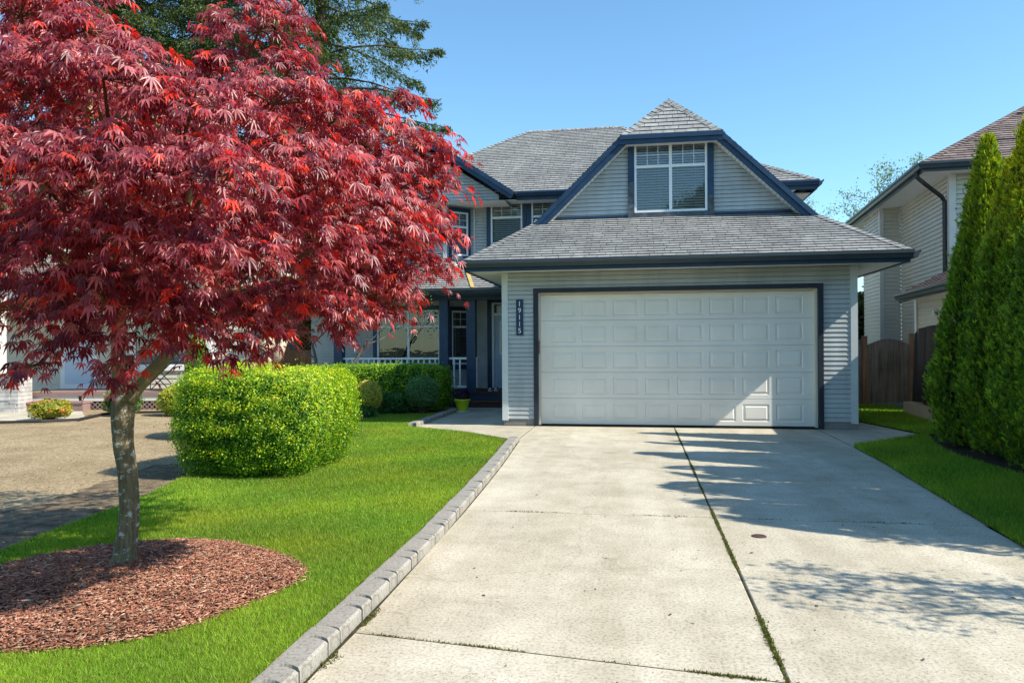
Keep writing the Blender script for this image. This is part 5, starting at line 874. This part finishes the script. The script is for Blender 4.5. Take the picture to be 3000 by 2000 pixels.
for i in range(ns+1):
    t = i/ns; yy = -.75-t*2.0; xx = -.86-.05*math.sin(t*19)-.03*math.sin(t*41+1); pts.append((xx, yy))
for i in range(ns):
    a, b = pts[i], pts[i+1]; ta = 1.78-.22*math.exp(-((i/ns)*18)); tb_ = 1.78-.22*math.exp(-(((i+1)/ns)*18)); tb.face([(a[0]-.05, a[1], .3), (b[0]-.05, b[1], .3), (b[0], b[1], tb_), (a[0], a[1], ta)]); tb.face([(a[0], a[1], ta), (b[0], b[1], tb_), (-.74, b[1], tb_+.04), (-.74, a[1], ta+.04)])
tb.face([(pts[0][0]-.05, pts[0][1], .3), (pts[0][0], pts[0][1], 1.56), (-.74, pts[0][1], 1.6), (-.74, pts[0][1], .3)]); tag(tb.build('tarp_cover', TARP, None, True), 'tall black cover draped against the wall of the beige house', 'cover')
# gate and side fence
G = empty('garden_gate', (5.9, 19.2, 0), 0, 'arched weathered wooden gate between two red-brown posts', 'gate'); mb = MB(); k_ = 0; x = 5.44
while x < 6.34:
    t = (x+.05-5.42)/.97; za, zb = [1.44+.15*math.sin(math.pi*min(max((q-5.42)/.97, 0), 1)) for q in (x, x+.112)]; mb.hexa([(x, 19.18, .06), (x+.112, 19.18, .06), (x+.112, 19.2, .06), (x, 19.2, .06), (x, 19.18, za), (x+.112, 19.18, zb), (x+.112, 19.2, zb), (x, 19.2, za)]); x += .116; k_ += 1
mb.build('gate_boards', FENCE, G); mb = MB(); mb.box((5.44, 19.205, .3), (6.36, 19.24, .4)); mb.box((5.44, 19.205, 1.15), (6.36, 19.24, 1.25)); mb.build('gate_rail', FENCE, G)
for xx, zz in ((5.31, 1.66), (6.38, 1.72)):
    mb = MB(); mb.box((xx, 19.13, -.02), (xx+.11, 19.25, zz)); mb.build('gate_post', CEDAR, G)
mb = MB(); mb.box((3.8, 19.2, .02), (5.3, 19.22, 1.58)); tag(mb.build('side_fence', FENCE), 'narrow strip of brown board fence between garage wall and gate post', 'fence')

# ---------------------------------------------------------------- neighbour on the left (frame parallel to the picture)
def lpos(u, D): lx = (u-1500)/2200*D; return lx
Ml = Matrix(((cth, -sth, 0, 0), (sth, cth, 0, 0), (0, 0, 1, 0), (0, 0, 0, 1)))   # lateral, depth, up
bx_ = Ml @ V(lpos(350, 19.8), 19.8, 0); NL = empty('neighbour_house', bx_, TH, 'beige-sided house with mauve front deck seen below the red maple', 'house')
X = lambda u, D=19.8: lpos(u, D)
mb = MB(Ml); laps(mb, (0, 19.8, 0), (1, 0, 0), (0, 0, 1), (0, -1, 0), [(X(-260), .4), (X(735), .4), (X(735), 5.6), (X(-260), 5.6)], .14, .02, holes=[(X(394), 1.0, X(583), 2.35), (X(178), .4, X(285), 2.45)], v0=.4); laps(mb, (X(735), 19.8, 0), (0, 1, 0), (0, 0, 1), (1, 0, 0), [(0, .3), (6, .3), (6, 5.6), (0, 5.6)], .14, .02, slot=.012); mb.build('wall', BEIGE, NL)
mb = MB(Ml); roof(mb, [(X(-300), 19.2, 5.6), (X(760), 19.2, 5.6), (X(560), 23, 7.9), (X(-300), 23, 7.9)]); roof(mb, [(X(760), 19.2, 5.6), (X(760), 27, 5.6), (X(560), 23, 7.9)]); mb.build('roof', SHIN2, NL)
mb = MB(Ml); mb.face([(X(-300), 18.1, 2.72), (X(640), 18.1, 2.72), (X(640), 19.78, 2.72), (X(-300), 19.78, 2.72)]); mb.box((X(-300), 18.0, 2.7), (X(650), 18.1, 2.9)); mb.build('porch_ceiling', SOFF, NL)
mb = MB(Ml); roof(mb, [(X(-300), 17.9, 2.9), (X(655), 17.9, 2.9), (X(655), 19.8, 3.7), (X(-300), 19.8, 3.7)]); mb.build('porch_roof', SHIN2, NL)
window(NL, Ml @ frameM((X(394), 19.79, 1.0), (1, 0, 0), (0, -1, 0)), X(583)-X(394), 1.35, (1, 1), 0, None, .1, WHITE)
mb = MB(Ml); mb.box((X(178), 19.77, .42), (X(285), 19.84, 2.45)); dd_ = mb.build('front_door', WHITE, NL); mb = MB(Ml); mb.box((X(192), 19.755, .55), (X(271), 19.768, 2.3)); mb.build('door_panel', mat('storm_door_panel', (.50, .60, .74), .3, .5), dd_)
mb = MB(Ml); mb.box((X(583, 18.4), 18.3, .42), (X(622, 18.4), 18.6, 2.72)); mb.build('porch_column', WHITE, NL)
mb = MB(Ml); mb.box((X(62, 18.2), 18.15, .33), (X(560, 18.2), 19.79, .42)); mb.build('deck_floor', MAUVE, NL)
mb = MB(Ml); mb.box((X(64, 18.2), 18.18, .2), (X(230, 18.2), 18.2, .33)); mb.box((X(240, 18.2), 18.18, .2), (X(560, 18.2), 18.2, .33)); mb.build('deck_fascia', mat('cream_fascia', (.62, .58, .50), .6), NL)
mb = MB(Ml); mb.box((X(66, 17.8), 17.75, .17), (X(245, 17.8), 18.17, .21)); mb.box((X(70, 17.8), 17.78, -.02), (X(243, 17.8), 18.1, .168)); mb.build('deck_step', MAUVE, NL)
mb = MB(Ml); sx0 = X(285, 18.2)
for s_ in (1, -1):
    for q in np.arange(-.3, 2.3, .12):
        a = sx0+q; b = a+.22*s_ if s_ > 0 else a-.22; mb.beam((a, 18.2-.006*s_, -.01), (b, 18.2-.006*s_, .2), .025, .006, (0, 1, 0))
mb.build('deck_lattice', MAUVE, NL)
rng = random.Random(4); mb = MB(Ml)
for r in range(9):
    xx = X(-90, 17.6)
    while xx < X(60, 17.6):
        L_ = rng.uniform(.18, .42); mb.box((xx, 17.5-rng.uniform(0, .035), r*.093), (min(xx+L_, X(62, 17.6)), 18.0, r*.093+.086)); xx += L_+.008
mb.build('stone_pier', STONE, NL); mb = MB(Ml); mb.box((X(-95, 17.6), 17.42, .84), (X(66, 17.6), 18.05, .9)); mb.build('pier_cap', CONC2, NL)
mb = MB(Ml); mb.box((X(-60, 17.6), 17.55, .9), (X(-10, 17.6), 17.95, 2.72)); mb.build('porch_column', BEIGE_T, NL)
p4 = [Ml @ V(lpos(u, D), D, 0) for u, D in ((-400, 15.3), (250, 15.6), (240, 17.7), (-400, 17.7))]; slab('neighbour_path', [(p.x, p.y) for p in p4])
# folding table and chair on the deck
c0 = Ml @ V(lpos(470, 19), 19, .42); TB = empty('folding_table', c0, TH, 'dark folding table with crossed legs on the mauve deck', 'table'); mb = MB(Ml); x0, x1 = lpos(425, 19), lpos(540, 19)
mb.box((x0, 18.75, 1.10), (x1, 19.25, 1.125)); mb.build('table_top', STEEL, TB)
for yy in (18.8, 19.2):
    mb = MB(Ml); mb.tube([(x0+.05, yy, .42), (x1-.25, yy, 1.10)], [.012]*2, 6); mb.build('leg', STEEL, TB); mb = MB(Ml); mb.tube([(x1-.3, yy+.02, .42), (x0+.05, yy+.02, 1.10)], [.012]*2, 6); mb.build('leg', STEEL, TB)
c0 = Ml @ V(lpos(395, 19), 19, .42); TB = empty('patio_chair', c0, TH, 'dark metal patio chair left of the folding table', 'chair'); x0 = lpos(380, 19); mb = MB(Ml); mb.box((x0, 18.8, .82), (x0+.42, 19.2, .85)); mb.build('seat', STEEL, TB); mb = MB(Ml); mb.box((x0-.02, 18.8, .9), (x0+.01, 19.2, 1.3)); mb.build('backrest', STEEL, TB)
for a, b in ((0, 18.8), (0, 19.2), (.42, 18.8), (.42, 19.2)):
    mb = MB(Ml); mb.tube([(x0+a, b, .42), (x0+a, b, .82)], [.012]*2, 6); mb.build('leg', STEEL, TB)
# edging strip by the neighbour's bed
mb = MB(); pp = [(Ml @ V(lpos(u, D), D, .03)) for u, D in ((-200, 14.6), (120, 14.9), (230, 15.3), (300, 16.5), (350, 16.9), (520, 17.0))]; mb.tube(pp, [.03]*6, 6); tag(mb.build('bed_edging', mat('dark_edging', (.03, .025, .025), .7)), 'thin dark edging strip curving along the flower bed', 'edging')
# brown fence with lattice top between the houses
FN = empty('lattice_fence', Ml @ V(lpos(850, 21.5), 21.5, 0), TH, 'brown board fence with lattice top between the houses', 'fence'); mb = MB(Ml); x = lpos(640, 21.5)
while x < lpos(1090, 21.5): mb.box((x, 21.5, 0), (x+.13, 21.52+random.uniform(0, .004), 1.35)); x += .134
mb.build('boards', CEDAR, FN); mb = MB(Ml); x = lpos(640, 21.5)
while x < lpos(1090, 21.5)-.5:
    mb.beam((x, 21.50, 1.38), (x+.5, 21.50, 1.88), .006, .035, (1, 0, 0) if False else (0, 1, 0)); mb.beam((x+.5, 21.52, 1.38), (x, 21.52, 1.88), .006, .035, (0, 1, 0)); x += .125
mb.build('lattice', CEDAR, FN); mb = MB(Ml); mb.box((lpos(640, 21.5), 21.47, 1.35), (lpos(1090, 21.5), 21.55, 1.39)); mb.box((lpos(640, 21.5), 21.47, 1.88), (lpos(1090, 21.5), 21.55, 1.93)); mb.build('fence_rail', CEDAR, FN)
mb = MB(Ml); mb.box((lpos(985, 26), 26, 2.0), (lpos(1060, 26), 32, 2.1)); 
# green backdrop shrubs behind the fence
for i, (u, D, s_) in enumerate(((700, 24, 1.3), (820, 25, 1.5), (950, 25, 1.4), (1060, 26, 1.5))):
    p = Ml @ V(lpos(u, D), D, 0); shrub('background_shrub', 'leafy backyard shrub behind the lattice fence, %s' % ('leftmost', 'second from left', 'third from left', 'nearest the porch')[i], 'shrub', (p.x, p.y, s_), (1.0, .8, s_), 5000, .13, [(.04, .09, .02), (.08, .16, .03), (.16, .24, .05)], 90+i, 2, rel=.15, group='shrubs behind the lattice fence')
